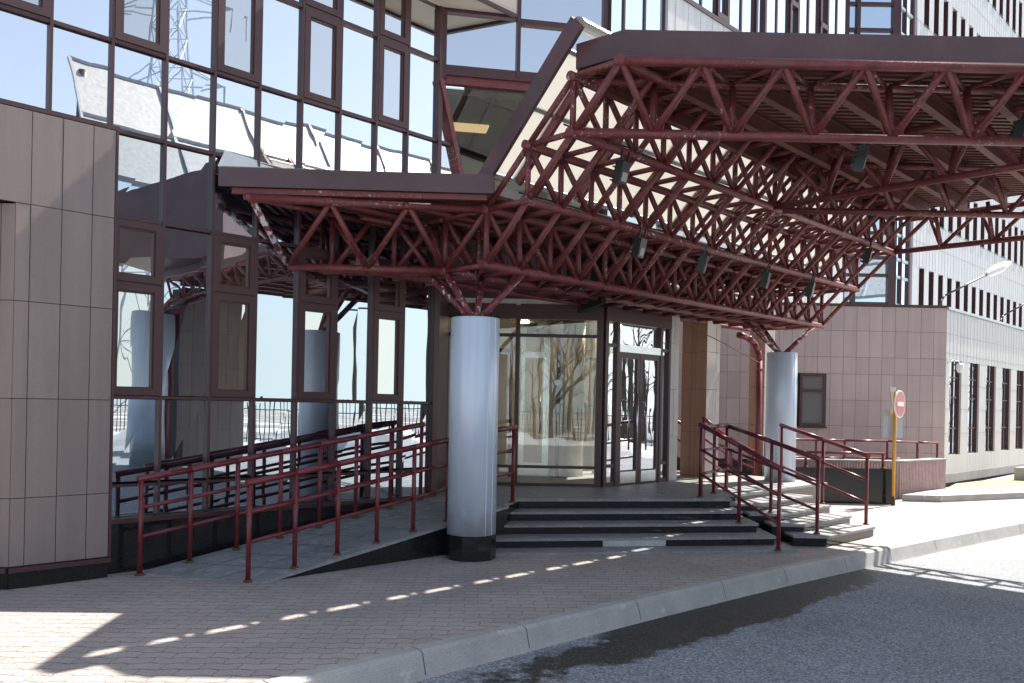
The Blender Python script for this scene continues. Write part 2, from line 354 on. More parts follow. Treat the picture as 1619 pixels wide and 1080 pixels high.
for a, b in zip(KERB[:-1], KERB[1:]):          # dark gaps between kerb stones
    a, b = Vector(a), Vector(b); seg = (b-a).length; acc += seg
    if acc > .9:
        acc = 0; d = (b-a).normalized(); nrm = Vector((d.y, -d.x)); o = Vector((*a, 0))
        pr = [(0.004, .014), (.10, .016), (.136, -.003), (.176, RZ+.022)]
        for (o1, z1), (o2, z2) in zip(pr[:-1], pr[1:]):
            q = [Vector((*(a+nrm*o1), z1)), Vector((*(a+nrm*o2), z2))]; dd = Vector((*d, 0))*.006
            kj.poly([q[0], q[1], q[1]+dd, q[0]+dd])
struct(kj.build('kerb_joints', M['joint']))
fr = MB(); rp = [(7.3, 15.55), (8.0, 15.5), (10.4, 16.6), (15, 19.6), (30, 30), (30, 40), (9.0, 17.2)]
fr.prism(rp, .004, .12); struct(fr.build('raised_path', M['kerb']))
gv = MB(); gv.poly([(8.95, 17.1, .125), (9.8, 17.2, .125), (13, 19.4, .125), (22, 26, .125), (20, 27, .125), (9.7, 18.2, .125)]); struct(gv.build('grass_verge', M['grass']))
# ------------------------------------------------------------------ glass office building
FT = 8.15
bld = thing('glass_office_building', 'brown framed mirror glass office building behind the low canopy, with mauve panelled pier', 'building', W(4.5, FT, 0))
SC = [-.19, .30, .80, 1.30, 1.79, 2.29, 2.81, 3.31, 3.80, 4.29, 4.79, 5.28, 5.78, 6.24, 6.73]
def wbox(mb, s0, s1, t0, t1, z0, z1): return mb.box(W(s0, t0, z0), D*(s1-s0), N*(t1-t0), ZV*(z1-z0))
def pane(s0, s1, z0, z1, mat, t=FT, parent=None, name='window_pane', poly=None):
    a = random.uniform(-.0016, .0016); b = random.uniform(-.0016, .0016); w = s1-s0; h = z1-z0
    if poly: pts = poly
    else: pts = [(s0, z0), (s1, z0), (s1, z1), (s0, z1)]
    q = MB(); P = [W(s, t + .02 + a*(i % 2) + b*(i > 1), z) for i, (s, z) in enumerate(pts)]
    q.poly(P); return q.build(name, mat, parent or bld)
def sash(s0, s1, z0, z1):           # opening light: frame proud of the wall, its pane a sub-part
    f = MB(); w = .066; t0, t1 = FT-.035, FT+.03
    wbox(f, s0, s0+w, t0, t1, z0, z1); wbox(f, s1-w, s1, t0, t1, z0, z1)
    wbox(f, s0+w, s1-w, t0, t1, z0, z0+w); wbox(f, s0+w, s1-w, t0, t1, z1-w, z1)
    g = .014; wbox(f, s0+w, s0+w+g, FT-.02, t1, z0+w, z1-w); wbox(f, s1-w-g, s1-w, FT-.02, t1, z0+w, z1-w)
    wbox(f, s0+w+g, s1-w-g, FT-.02, t1, z0+w, z0+w+g); wbox(f, s0+w+g, s1-w-g, FT-.02, t1, z1-w-g, z1-w)
    fo = f.build('opening_window', M['frame'], bld)
    pane(s0+w, s1-w, z0+w, z1-w, M['gclear'], t=FT-.012, parent=fo, name='pane')
mw = .026
for i, (a, b) in enumerate(zip(SC[:-1], SC[1:])):
    a_, b_ = a+mw/2, b-mw/2; opn = i % 2 == 0
    low = a > 2.7
    if low:
        for z0, z1 in ((.52, .80), (.85, 1.63)): pane(a_, b_, z0, z1, M['gtint'])
        if opn: sash(a_, b_, 1.67, 2.72); sash(a_, b_, 2.74, 3.315); q = MB(); wbox(q, a_, b_, FT-.02, FT+.04, 2.722, 2.738); q.build('transom', M['frame'], bld)
        else: pane(a_, b_, 1.67, 3.31, M['gtint'])
        pane(a_, b_, 3.36, 4.11, M['gtint'])
    if b <= 6.5: pane(a_, b_, 4.16, 4.93, M['gblue'])
    if opn: sash(a_, b_, 4.975, 5.945); sash(a_, b_, 5.993, 6.62); pane(a_, b_, 6.64, 7.6, M['gblue'])
    else: pane(a_, b_, 4.98, 7.6, M['gblue'])
pane(6.24+.013, 6.717, 4.16, 4.93, M['gblue'])
# the triangular run of glass to the right of the corner
pane(0, 0, 0, 0, M['gclear'], poly=[(6.75, 4.16), (7.20, 4.16), (7.12, 4.50), (6.75, 4.90)][:0] or [(6.745, 4.96), (6.99, 4.96), (6.745, 5.72)])
pane(0, 0, 0, 0, M['gclear'], poly=[(6.745, 4.16), (7.24, 4.16), (7.01, 4.92), (6.745, 4.92)])
for s in SC:
    z0 = .5 if s > 2.9 else 4.1
    f = MB(); wbox(f, s-mw/2, s+mw/2, FT-.03, FT+.05, z0, 7.6); f.build('mullion', M['frame'], bld)
f = MB(); wbox(f, 7.17, 7.20, FT-.03, FT+.05, 4.0, 4.45); f.build('mullion', M['frame'], bld)
for z, s0, s1, h in ((.815, 2.83, 6.73, .026), (1.65, 2.83, 6.73, .028), (3.335, 2.83, 6.73, .03), (4.13, -.2, 7.26, .032), (4.955, -.2, 7.02, .034), (5.97, -.2, 6.73, .04)):
    f = MB(); wbox(f, s0, s1, FT-.022, FT+.05, z-h/2, z+h/2); f.build('transom', M['frame'], bld)
f = MB(); wbox(f, 2.83, 6.75, FT-.09, FT+.05, .47, .515); f.build('sill', M['frame'], bld)
f = MB(); wbox(f, 2.80, 6.9, FT-.03, FT+.15, -.02, .468); f.build('plinth', M['granite'], bld)
f = MB(); wbox(f, -.2, 2.83, FT-.17, FT+.04, 4.085, 4.125); f.build('sill', M['frame'], bld)
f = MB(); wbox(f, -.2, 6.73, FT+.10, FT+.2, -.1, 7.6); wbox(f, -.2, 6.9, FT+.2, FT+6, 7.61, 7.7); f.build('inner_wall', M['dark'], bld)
# heavy corner post and its return into the entrance recess
f = MB(); wbox(f, 6.70, 6.78, FT-.05, FT+.06, .48, 3.1); wbox(f, 6.705, 6.765, FT-.04, FT+.06, 3.1, 7.6); f.build('corner_post', M['frame'], bld)
# mauve clad pier on the left
def tiles(o, u, nrm, us, zs, gap=.006, th=.025):
    o, u, nrm = Vector(o), Vector(u), Vector(nrm); q = MB()
    for a, b in zip(us[:-1], us[1:]):
        for c, d in zip(zs[:-1], zs[1:]):
            e = random.uniform(-.0015, .0015)
            q.box(o + u*(a+gap/2) + ZV*(c+gap/2) + nrm*e, u*(b-a-gap), nrm*th, ZV*(d-c-gap))
    return q
CT = 7.98
bk = MB(); wbox(bk, 2.01, 2.80, CT+.027, FT+.3, -.02, 4.07); wbox(bk, -.2, 2.01, CT+.027, FT+.3, 3.29, 4.07); bk.build('cladding_backing', M['joint'], bld)
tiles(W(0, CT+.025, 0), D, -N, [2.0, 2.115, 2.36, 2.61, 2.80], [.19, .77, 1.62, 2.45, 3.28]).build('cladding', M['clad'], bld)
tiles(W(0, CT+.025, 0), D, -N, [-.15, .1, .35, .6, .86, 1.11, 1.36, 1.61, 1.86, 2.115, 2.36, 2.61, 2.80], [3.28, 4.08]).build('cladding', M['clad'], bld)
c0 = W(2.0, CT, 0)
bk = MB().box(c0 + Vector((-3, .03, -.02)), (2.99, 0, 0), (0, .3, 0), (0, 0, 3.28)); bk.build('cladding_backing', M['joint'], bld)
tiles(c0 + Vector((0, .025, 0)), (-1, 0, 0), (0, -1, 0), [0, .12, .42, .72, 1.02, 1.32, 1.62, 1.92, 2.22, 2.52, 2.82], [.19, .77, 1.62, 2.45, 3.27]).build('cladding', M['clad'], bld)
f = MB(); wbox(f, 1.99, 2.815, CT-.045, CT+.03, .145, .185); f.box(c0 + Vector((-3, -.045, .145)), (3.0, 0, 0), (0, .07, 0), (0, 0, .04)); f.build('drip_flashing', M['frame'], bld)
f = MB(); wbox(f, 2.0, 2.80, CT+.004, CT+.026, -.02, .143); f.box(c0 + Vector((-3, .006, -.02)), (2.99, 0, 0), (0, .02, 0), (0, 0, .163)); f.build('plinth', M['granite'], bld)
f = MB(); wbox(f, 2.802, 2.825, CT-.004, FT+.05, .15, 4.08); f.build('edge_trim', M['frame'], bld)
# facet with two large panes right of the corner, leaning glass below it, projecting soffit above
P0 = Vector((-1.00, 10.53, 0)); FA = Vector((1, .18, 0)).normalized(); FN = Vector((-.18, 1, 0)).normalized()
def fbox(mb, u0, u1, v0, v1, z0, z1): return mb.box(P0 + FA*u0 + FN*v0 + ZV*z0, FA*(u1-u0), FN*(v1-v0), ZV*(z1-z0))
def fpane(u0, u1, z0, z1, mat, name='window_pane'):
    q = MB(); e = random.uniform(-.002, .002); q.poly([P0+FA*u0+FN*.03+ZV*z0, P0+FA*u1+FN*(.03+e)+ZV*z0, P0+FA*u1+FN*(.03+e)+ZV*z1, P0+FA*u0+FN*.03+ZV*z1]); return q.build(name, mat, bld)
UL = 2.155
fpane(.09, .985, 5.93, 6.60, M['gblue']); fpane(1.03, UL-.03, 5.93, 6.53, M['gblue']); fpane(1.03, UL-.03, 6.60, 9, M['gblue'])
for u0, u1, z0, z1 in ((.02, .085, 5.75, 6.62), (.985, 1.03, 5.84, 9), (UL-.03, UL+.02, 5.80, 9)):
    f = MB(); fbox(f, u0, u1, -.03, .06, z0, z1); f.build('mullion', M['frame'], bld)
for u0, u1, z0, z1, v in ((.02, UL, 5.80, 5.925, -.02), (1.03, UL, 6.53, 6.60, -.02), (.085, .985, 6.595, 6.63, -.02)):
    f = MB(); fbox(f, u0, u1, v, .06, z0, z1); f.build('transom', M['frame'], bld)
f = MB(); fbox(f, .0, UL, .02, .10, 5.70, 5.80); f.build('red_edge_beam', M['red'], bld)
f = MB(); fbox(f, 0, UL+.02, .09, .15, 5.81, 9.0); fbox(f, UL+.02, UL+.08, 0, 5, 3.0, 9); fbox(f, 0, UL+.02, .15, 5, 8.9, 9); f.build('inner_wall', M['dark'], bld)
sf = MB(); cor = P0 + FA*1.0 + Vector((0, 0, 0)); cs = (cor.x+cor.y)/R2; ct = (cor.y-cor.x)/R2
a3, b3, c3, d3 = W(5.7, ct), W(cs, ct), W(6.73, FT-.02), W(5.7, FT-.02)
sf.prism([(p.x, p.y) for p in (a3, b3, c3, d3)], 6.64, 6.68); sf.build('soffit', M['beige'], bld)
sf = MB(); sf.prism([(p.x, p.y) for p in (a3, b3, c3, d3)], 6.683, 7.5); sf.build('projecting_storey', M['beige'], bld)
f = MB(); wbox(f, 5.7, cs+.02, ct-.02, ct+.03, 6.60, 6.638); f.build('soffit_edge', M['frame'], bld)
# leaning glass: from the facet's lower edge back and down to the low roof
def lean(u, k): return P0 + FA*u + ZV*5.70 + FN*.06 + (Vector((.08, .52, -1.30)))*k
q = MB(); q.poly([lean(.10, .02), lean(UL+.9, .02), lean(UL+.9, 1.25), lean(.10, 1.25)]); q.build('leaning_glass', M['gslope'], bld)
f = MB(); f.beam(W(6.735, FT-.015, 5.73), W(7.26, FT-.015, 4.10), .07, .09, up=N); f.build('leaning_post', M['red'], bld)
f = MB(); f.beam(lean(1.30, 0), lean(1.52, .7), .05, .05); f.build('leaning_post', M['red'], bld)
f = MB(); f.beam(lean(.12, .80), lean(1.7, .80), .04, .04); f.build('transom', M['red'], bld)
rm = MB(); fbox(rm, -.25, UL+.5, 3.0, 3.1, 3.9, 5.9); fbox(rm, -.40, -.30, .75, 3.0, 3.9, 5.9); rm.build('inner_wall', plain('dim_room_wall', (.17, .165, .15), .7), bld)
rm = MB(); fbox(rm, -.3, UL+.5, .16, 3.1, 5.62, 5.69); rm.build('ceiling', plain('dark_ceiling', (.10, .095, .085), .7), bld)
rm = MB(); fbox(rm, .30, .82, 1.2, 1.5, 5.59, 5.615); rm.build('ceiling_lamp', M['lampglow'], bld)
rm = MB()
for k in range(9): rm.tube(P0+FA*(1.75+.06*k)+FN*(1.3+.02*(k % 2))+ZV*4.0, P0+FA*(1.75+.06*k)+FN*(1.3+.02*(k % 2))+ZV*5.6, .04, 6)
rm.build('curtain', M['curtain'], bld, True)
# ------------------------------------------------------------------ entrance lobby (glass vestibule)
EZ = .48
lob = thing('glass_entrance_lobby', 'glazed entrance lobby with brown frames and double doors at the top of the steps', 'entrance', (.7, 12.4, EZ))
VY = 12.16
def xbox(mb, x0, x1, y0, y1, z0, z1): return mb.box((x0, y0, z0), (x1-x0, 0, 0), (0, y1-y0, 0), (0, 0, z1-z0))
def xpane(x0, x1, z0, z1, name='glass_pane', m='gentry', y=VY+.02):
    q = MB(); e = random.uniform(-.004, .004); q.poly([(x0, y, z0), (x1, y+e, z0), (x1, y+e, z1), (x0, y, z1)]); return q.build(name, M[m], lob)
CX = 1.33
for x0, x1 in ((-.93, -.30), (-.25, .03), (.10, 1.22)):
    xpane(x0, x1, .52, .735); xpane(x0, x1, .775, 2.645); xpane(x0, x1, 2.69, 2.905)
for x, w in ((-.96, .05), (-.275, .04), (.065, .06), (1.265, .09)):
    f = MB(); xbox(f, x-w/2, x+w/2, VY-.03, VY+.06, EZ, 3.10); f.build('post', M['frame'], lob)
for z0, z1, e in ((EZ, .52, .025), (.735, .775, .02), (2.645, 2.69, .02), (2.905, 3.12, .035)):
    for x0, x1 in ((-.935, -.295), (-.255, .035), (.095, 1.22)): xbox(f := MB(), x0, x1, VY-e, VY+.05, z0, z1); f.build('rail', M['frame'], lob)
k = MB(); k.poly([(.66+.045*math.cos(i*math.pi/12), VY+.012, 1.985+.045*math.sin(i*math.pi/12)) for i in range(24)]); k.build('round_sticker', M['signwhite'], lob)
# door facet, along the facade direction
d0 = Vector((CX, VY, 0))
def dbox(mb, a, b, v0, v1, z0, z1): return mb.box(d0 + D*a + N*v0 + ZV*z0, D*(b-a), N*(v1-v0), ZV*(z1-z0))
def dpane(a, b, z0, z1, par=None, v=.015):
    q = MB(); e = random.uniform(-.004, .004); q.poly([d0+D*a+N*v+ZV*z0, d0+D*b+N*(v+e)+ZV*z0, d0+D*b+N*(v+e)+ZV*z1, d0+D*a+N*v+ZV*z1]); return q.build('glass_pane', M['gdoor'], par or lob)
DL = 1.65; A0d, A1d = .33, 1.37
for a, w in ((.03, .07), (A0d-.03, .06), (A1d+.03, .06), (DL-.02, .05)):
    f = MB(); dbox(f, a-w/2, a+w/2, -.03, .06, EZ, 3.12); f.build('post', M['frame'], lob)
for a, b in ((.07, A0d-.06), (A1d+.06, DL-.05)):
    dpane(a, b, .80, 2.53); dpane(a, b, .54, .755); dpane(a, b, 2.58, 2.90)
    for z0, z1 in ((.755, .80), (2.53, 2.58), (EZ, .54)): dbox(f := MB(), a, b, -.02, .05, z0, z1); f.build('rail', M['frame'], lob)
dpane(A0d, A1d, 2.58, 2.90)
f = MB(); dbox(f, A0d, A1d, -.03, .05, 2.47, 2.58); f.build('rail', M['chrome'], lob)
f = MB(); dbox(f, .0, DL, -.04, .06, 2.90, 2.905+.215); f.build('header', M['frame'], lob)
mid = (A0d+A1d)/2
for a, b, hs in ((A0d+.005, mid-.005, 1), (mid+.005, A1d-.005, -1)):
    f = MB(); w = .065
    dbox(f, a, a+w, -.02, .025, EZ+.01, 2.465); dbox(f, b-w, b, -.02, .025, EZ+.01, 2.465); dbox(f, a+w, b-w, -.02, .025, EZ+.01, .70); dbox(f, a+w, b-w, -.02, .025, 2.38, 2.465)
    dr = f.build('door', M['frame'], lob); dpane(a+w, b-w, .70, 2.38, dr, .004)
    hx = b-.11 if hs > 0 else a+.11
    h = MB(); h.tube(d0+D*hx-N*.07+ZV*1.0, d0+D*hx-N*.07+ZV*1.85, .014, 8)
    for z in (1.12, 1.73): h.tube(d0+D*hx-N*.07+ZV*z, d0+D*(hx+hs*.07)-N*.0+ZV*z, .010, 6)
    h.build('handle', M['chrome'], dr, True)
    f = MB(); dbox(f, a+w, b-w, -.023, -.0205, EZ+.03, .68); f.build('kick_plate', M['chrome'], dr)
# inside the lobby
d1 = d0 + D*DL
f = MB(); f.prism([(-1.4, 12.3), (1.2, 12.3), (2.35, 13.45), (2.6, 16.2), (-1.4, 16.2)], .30, EZ-.004); f.build('lobby_floor', plain('lobby_floor', (.42, .40, .35), .25), lob)
f = MB(); f.prism([(-1.5, 12.2), (1.3, 12.2), (2.45, 13.36), (2.7, 16.2), (-1.5, 16.2)], 3.125, 3.2); f.build('lobby_ceiling', plain('lobby_ceiling', (.60, .55, .44), .3), lob)
f = MB(); f.prism([(-1.45, 12.26), (1.29, 12.26), (2.43, 13.40), (2.68, 16.2), (-1.45, 16.2)], 3.205, 3.86); f.build('upper_wall', M['frame'], lob)
f = MB(); xbox(f, -1.5, 2.7, 16.2, 16.3, .3, 3.2); xbox(f, -1.5, -1.42, 12.25, 16.2, .3, 3.2); f.build('lobby_wall', M['inner'], lob)
f = MB(); f.lathe((1.02, 14.0, EZ), [(.19, 0), (.19, 2.64)], 24); f.build('lobby_column', plain('cream_column', (.60, .50, .34), .35), lob, True)
tiles((.62, 13.9, 0), (1, 0, 0), (0, -1, 0), [0, .28], [EZ, 1.3, 2.1, 2.8]).build('lobby_pier', M['greytile'], lob)
f = MB()
for x0, x1 in ((.12, .20), (.50, .60)): xbox(f, x0, x1, 13.55, 13.62, EZ, 2.75)
xbox(f, .20, .50, 13.55, 13.62, 2.42, 2.52); xbox(f, .20, .50, 13.55, 13.62, EZ, .72); f.build('inner_door_frame', M['chrome'], lob)
f = MB(); f.tube((.46, 13.50, 1.0), (.46, 13.50, 1.8), .014, 8); f.build('inner_door_handle', M['chrome'], lob, True)
for x0, x1, z0, z1 in ((1.18, 1.23, EZ, 2.85), (1.42, 1.47, EZ, 2.85), (1.66, 1.71, EZ, 2.85), (1.23, 1.42, 1.62, 1.67), (1.47, 1.66, 1.62, 1.67), (1.23, 1.66, 2.45, 2.5)):
    xbox(f := MB(), x0, x1, 14.55, 14.60, z0, z1); f.build('partition_bar', M['chrome'] if x1-x0 > .06 else M['inner'], lob)
for x0, x1, z0, z1 in ((-.62, -.56, EZ, 3.1), (-.05, .0, EZ, 3.1), (-.56, -.05, 2.5, 2.56), (.72, .78, EZ, 2.8)):
    xbox(f := MB(), x0, x1, 13.56, 13.62, z0, z1); f.build('inner_post', M['frame'], lob)
xbox(f := MB(), 1.15, 1.75, 16.10, 16.19, EZ+.4, 2.6); f.build('bright_back_window', M['inner'], lob)
for x, y in ((.72, 13.1), (.2, 14.8), (1.9, 15.2), (-.2, 13.4), (1.5, 14.3)):
    f = MB(); f.lathe((x, y, 3.105), [(.07, 0), (.07, .018)], 16); f.build('downlight', M['downlight'], lob)
f = MB(); f.box((-1.02, 10.62, EZ), (.06, 0, 0), (.02, 1.5, 0), (0, 0, 2.65)); f.build('recess_side_wall', M['frame'], lob)
# wall and pilasters right of the doors
ew = thing('entrance_side_wall', 'tall pale and brown tiled pilasters right of the glass entrance doors', 'wall', (3, 14.3, EZ))
tiles(d1 + N*.02, D, -N, [0, .13, .27], [EZ, 1.20, 1.95, 2.68, 3.4]).build('pale_panel', M['greytile'], ew)
f = MB(); f.box(d1+N*.05+ZV*EZ, D*.27, N*.9, ZV*3.1); f.build('wall_core', M['joint'], ew)
def pilaster(Bp, wA, wC, z0, z1, zs):
    Bp = Vector(Bp)
    A = Bp + N*wA
    f = MB(); f.box(Bp + N*.03 + D*.03 + ZV*z0, N*(wA-.03), D*(wC-.03), ZV*(z1-z0)); f.build('pilaster_core', M['joint'], ew)
    tiles(Bp + D*.028 + N*.002, N, -D, [0, wA*.44, wA*.60, wA], zs).build('brown_panel', M['browntile'], ew)
    tiles(Bp + N*.028 + D*.004, D, -N, [0, wC*.7, wC], zs).build('pale_panel', M['greytile'], ew)  # face the sun grazes is tiled paler, its lit tone in the colour
pilaster((3.30, 14.2, 0), .50, .42, EZ, 4.2, [EZ, 1.25, 1.98, 2.62, 3.4, 4.2])
pilaster((4.98, 16.5, 0), .34, .40, 0.0, 4.0, [.62, 1.35, 2.1, 2.8, 3.4, 4.0])
f = MB(); f.box(Vector((4.98, 16.5, 0)) + D*.0 + N*.0 - D*.015, N*.34, D*.42, ZV*.60); f.build('plinth', M['granite'], ew)
# ------------------------------------------------------------------ steps, landing and ramp
st = thing('entrance_steps', 'grey granite steps with black risers leading up to the glass entrance', 'steps', (1.6, 9.6, 0))
for k in range(4):
    zf = (.03, .136, .246, .357)[k]; y = (9.40, 9.73, 10.05, 10.38)[k]; xr = (3.36, 3.20, 3.07, 2.96)[k]; xl = (-.16, -.2, -.1, .0)[k]
    fy = lambda x, d=0: y + .18*(x-1.7) + d
    f = MB(); f.prism([(xl, fy(xl, .018)), (xr-.018, fy(xr, .018)), (xr-.018, fy(xr, .8)), (xl, fy(xl, 1.0))], -.03, zf-.03); f.build('riser', M['granite'], st)
    f = MB(); f.prism([(xl, fy(xl)), (xr, fy(xr)), (xr, fy(xr, .75)), (xl, fy(xl, .95))], zf-.03, zf); f.build('tread', M['tread'], st)
f = MB(); f.box((1.08, 9.73+.18*(1.08-1.7)+.008, .034), (.75, .135, 0), (0, .02, 0), (0, 0, .07)); f.build('pale_riser_slab', M['stone'], st)
J = [(3.87, 10.13), (3.71, 10.46), (3.52, 10.79), (3.30, 11.09), (3.10, 11.44)]
E_ = [(4.85, 11.07), (4.71, 11.50), (4.60, 11.95), (4.50, 12.40), (4.32, 12.76)]
ZB = [.13, .2175, .305, .392, .48]
for k in range(4):
    (jx, jy), (ex, ey), z = J[k], E_[k], ZB[k]; ins = .02
    back = [(ex-.75, ey+.62), (jx-.6, jy+.75)]
    f = MB(); f.prism([(jx-.42, jy+ins), (jx-ins*.5, jy+ins), (ex-ins, ey+ins*.5), (ex-.7, ey+.6), (jx-.42, jy+.6)], -.03, z-.028); f.build('riser', M['granite'], st)
    f = MB(); f.prism([(jx-.42, jy), (jx, jy), (ex, ey), (ex-.7, ey+.6), (jx-.42, jy+.6)], z-.028, z); f.build('tread', M['tread'], st)
K1 = Vector((.10, 10.42, 0)); JE, EE = J[4], E_[4]
land = [(K1.x, K1.y), (2.90, 10.92), (2.90, 11.42), JE, EE, (5.2, 13.7), (3.6, 15.6), (-1.2, 15.6), (-1.35, 10.65), (W(6.3, 7.98).x, W(6.3, 7.98).y), (W(6.86, 6.95).x, W(6.86, 6.95).y)]
f = MB(); f.prism([(p[0], p[1]) for p in land], EZ-.035, EZ); f.build('landing', M['tread'], st)
land2 = [(K1.x+.02, K1.y+.02), (2.88, 10.94), (2.88, 11.44), (JE[0]-.01, JE[1]+.02), (EE[0]-.02, EE[1]+.01), (5.15, 13.7), (3.6, 15.5), (-1.2, 15.5), (-1.3, 10.7), (W(6.3, 7.9).x, W(6.3, 7.9).y), (W(6.86, 6.97).x, W(6.86, 6.97).y)]
f = MB(); f.prism(land2, -.03, EZ-.036); f.build('landing_base', M['granite'], st)
rp_ = thing('wheelchair_ramp', 'sloping grey access ramp with black granite side beside the glass wall', 'ramp', W(5, 7.4, 0))
def rs0(t): return 3.05 + (7.95-t)/1.05*.70
def rz(s, t): return max(0.0, .15*(s-rs0(t)))
cor4 = [(rs0(6.9), 6.9), (6.88, 6.9), (6.30, 7.98), (rs0(7.98), 7.98)]
f = MB(); pts = []
zt = [.008, .472, .472, .008]
bot = [W(s, t, z-.03) for (s, t), z in zip(cor4, zt)]; top = [W(s, t, z) for (s, t), z in zip(cor4, zt)]
f.hexa(bot+top); f.build('ramp_surface', M['tread'], rp_)
jr = MB()
for i in range(1, 9):
    for j2 in range(-1, 0):
        a = .42*i/1.0; k = a/3.4
        p0 = top[0].lerp(top[1], k); p1 = top[3].lerp(top[2], k); u = (top[1]-top[0]).normalized()*.006; up2 = ZV*.0025
        jr.poly([p0+up2, p0+u+up2, p1+u+up2, p1+up2])
for k in (.34, .67):
    p0 = top[0].lerp(top[3], k); p1 = top[1].lerp(top[2], k); u = (top[3]-top[0]).normalized()*.006; up2 = ZV*.0025
    jr.poly([p0+up2, p1+up2, p1+u+up2, p0+u+up2])
jr.build('slab_joints', M['joint'], rp_)
ins = [(rs0(6.93)+.02, 6.925), (6.88, 6.925), (6.30, 7.97), (rs0(7.97)+.02, 7.97)]
f = MB(); f.hexa([W(s, t, -.03) for s, t in ins] + [W(s, t, z-.031) for (s, t), z in zip(ins, zt)]); f.build('ramp_side', M['granite'], rp_)
# ------------------------------------------------------------------ railings
def railing(label, nodes, heights=(.90, .63, .36), ext=(.0, .0), cat='handrail', drop_end=False, group=None, r=.03):
    root = thing('handrail', label, cat, nodes[0], group)
    P = [Vector(p) for p in nodes]
    def off(h): return [p + ZV*h for p in P]
    tp = off(heights[0]); d0_, d1_ = (tp[0]-tp[1]).normalized(), (tp[-1]-tp[-2]).normalized()
    tp[0] = tp[0] + d0_*(.035+ext[0]); tp[-1] = tp[-1] + d1_*(.035+ext[1])
    MB().path(tp, r, 12).build('top_rail', M['rail'], root, True)
    for h in heights[1:]: MB().path(off(h), .019, 8).build('lower_rail', M['rail'], root, True)
    for p in P:
        po = MB().tube(p, p + ZV*(heights[0]-.01), .023, 10).build('post', M['rail'], root, True)
        MB().lathe(p, [(.042, 0), (.042, .012), (.03, .02)], 12).build('flange', M['rust'], po)
    return root
fs = [3.67, 4.14, 4.61, 5.08, 5.55, 6.02]
railing('dark red ramp handrail nearest the pavement, ending behind the front column', [W(s, 7.0, rz(s, 7.0)) for s in fs] + [W(6.55, 7.02, .43), W(7.10, 7.06, .48)])
bs = [3.05, 3.52, 4.0, 4.48, 4.95, 5.42, 5.90, 6.35]
railing('dark red ramp handrail beside the mirror glass wall', [W(s, 7.88, rz(s, 7.88)) for s in bs])
H2 = (.97, .66, .34)
railing('left one of the two stair handrails joined by a level bar', [(2.50, 11.0, .48), (2.82, 10.28, .246), (3.10, 9.62, .03)], (.95, .63, .31))
railing('right one of the two stair handrails joined by a level bar, on the side steps', [(3.10, 11.97, .48), (3.42, 10.95, .305), (3.80, 10.32, .13)], (.93, .60, .29))
railing('short level landing rail joining the two stair handrails', [(2.52, 11.04, .48), (2.80, 11.50, .48), (3.08, 11.93, .48)], (.93, .62, .31), r=.026)
railing('outermost stair handrail at the sunlit end of the side steps', [(4.26, 13.15, .48), (4.53, 12.12, .305), (4.80, 11.25, .13)], (.93, .60, .29))
railing('sunlit handrail sloping down behind the landing, in front of the pale pilaster', [(3.20, 13.9, .48), (3.85, 14.75, .14), (4.50, 15.5, -.12)], (1.0, .68, .36))
railing('thin handrail sloping down from behind the brown pilaster', [(2.85, 14.9, .48), (3.5, 15.4, .14), (4.22, 16.0, -.13)], (1.0, .68, .36), r=.026)
# ------------------------------------------------------------------ the two round columns
def column(x, y, ztop, r, label, nodes):
    root = thing('canopy_column', label, 'column', (x, y, 0), 'round columns under the canopy')
    f = MB(); rr = r*1.02
    f.lathe((x, y, 0), [(rr, -.02), (rr, .262)], 10); f.build('granite_base', M['granite'], root)
    f = MB(); f.lathe((x, y, .265), [(r, 0), (r, ztop-.265-.01), (r-.01, ztop-.265)], 40); f.build('shaft', M['steel'], root, True)
    for q in (2.55+math.pi, 5.35):           # sheet seams
        f = MB(); f.beam((x+math.cos(q)*r, y+math.sin(q)*r, .27), (x+math.cos(q)*r, y+math.sin(q)*r, ztop-.005), .012, .006, up=(math.cos(q), math.sin(q), 0)); f.build('seam', M['steel'], root)
    for n in nodes: MB().tube(Vector((x, y, ztop-.05)) + (Vector(n)-Vector((x, y, ztop)))*.06, n, .037, 12).build('strut', M['redworn'], root, True)
    return root
T = [7.06, 6.40, 5.81, 5.23, 4.66]; ZL = [3.11, 3.69, 4.24, 4.77]
S0, DS, NS = 5.97, .494, 16
def sj(j): return S0 + DS*j
S1 = sj(NS)
c1 = W(6.05, 6.63); c2 = W(12.94, 6.63)
column(c1.x, c1.y, 2.57, .262, 'bluish grey round column with black base at the foot of the ramp', [W(5.97, 7.04, 3.09), W(6.46, 6.98, 3.09), W(6.52, 6.40, 3.08), W(5.99, 7.5, 3.2)])
column(c2.x, c2.y, 2.60, .245, 'pale grey round column behind the side steps, near the downpipe', [W(12.4, 7.0, 3.09), W(12.95, 7.04, 3.09), W(13.6, 6.40, 3.08)])
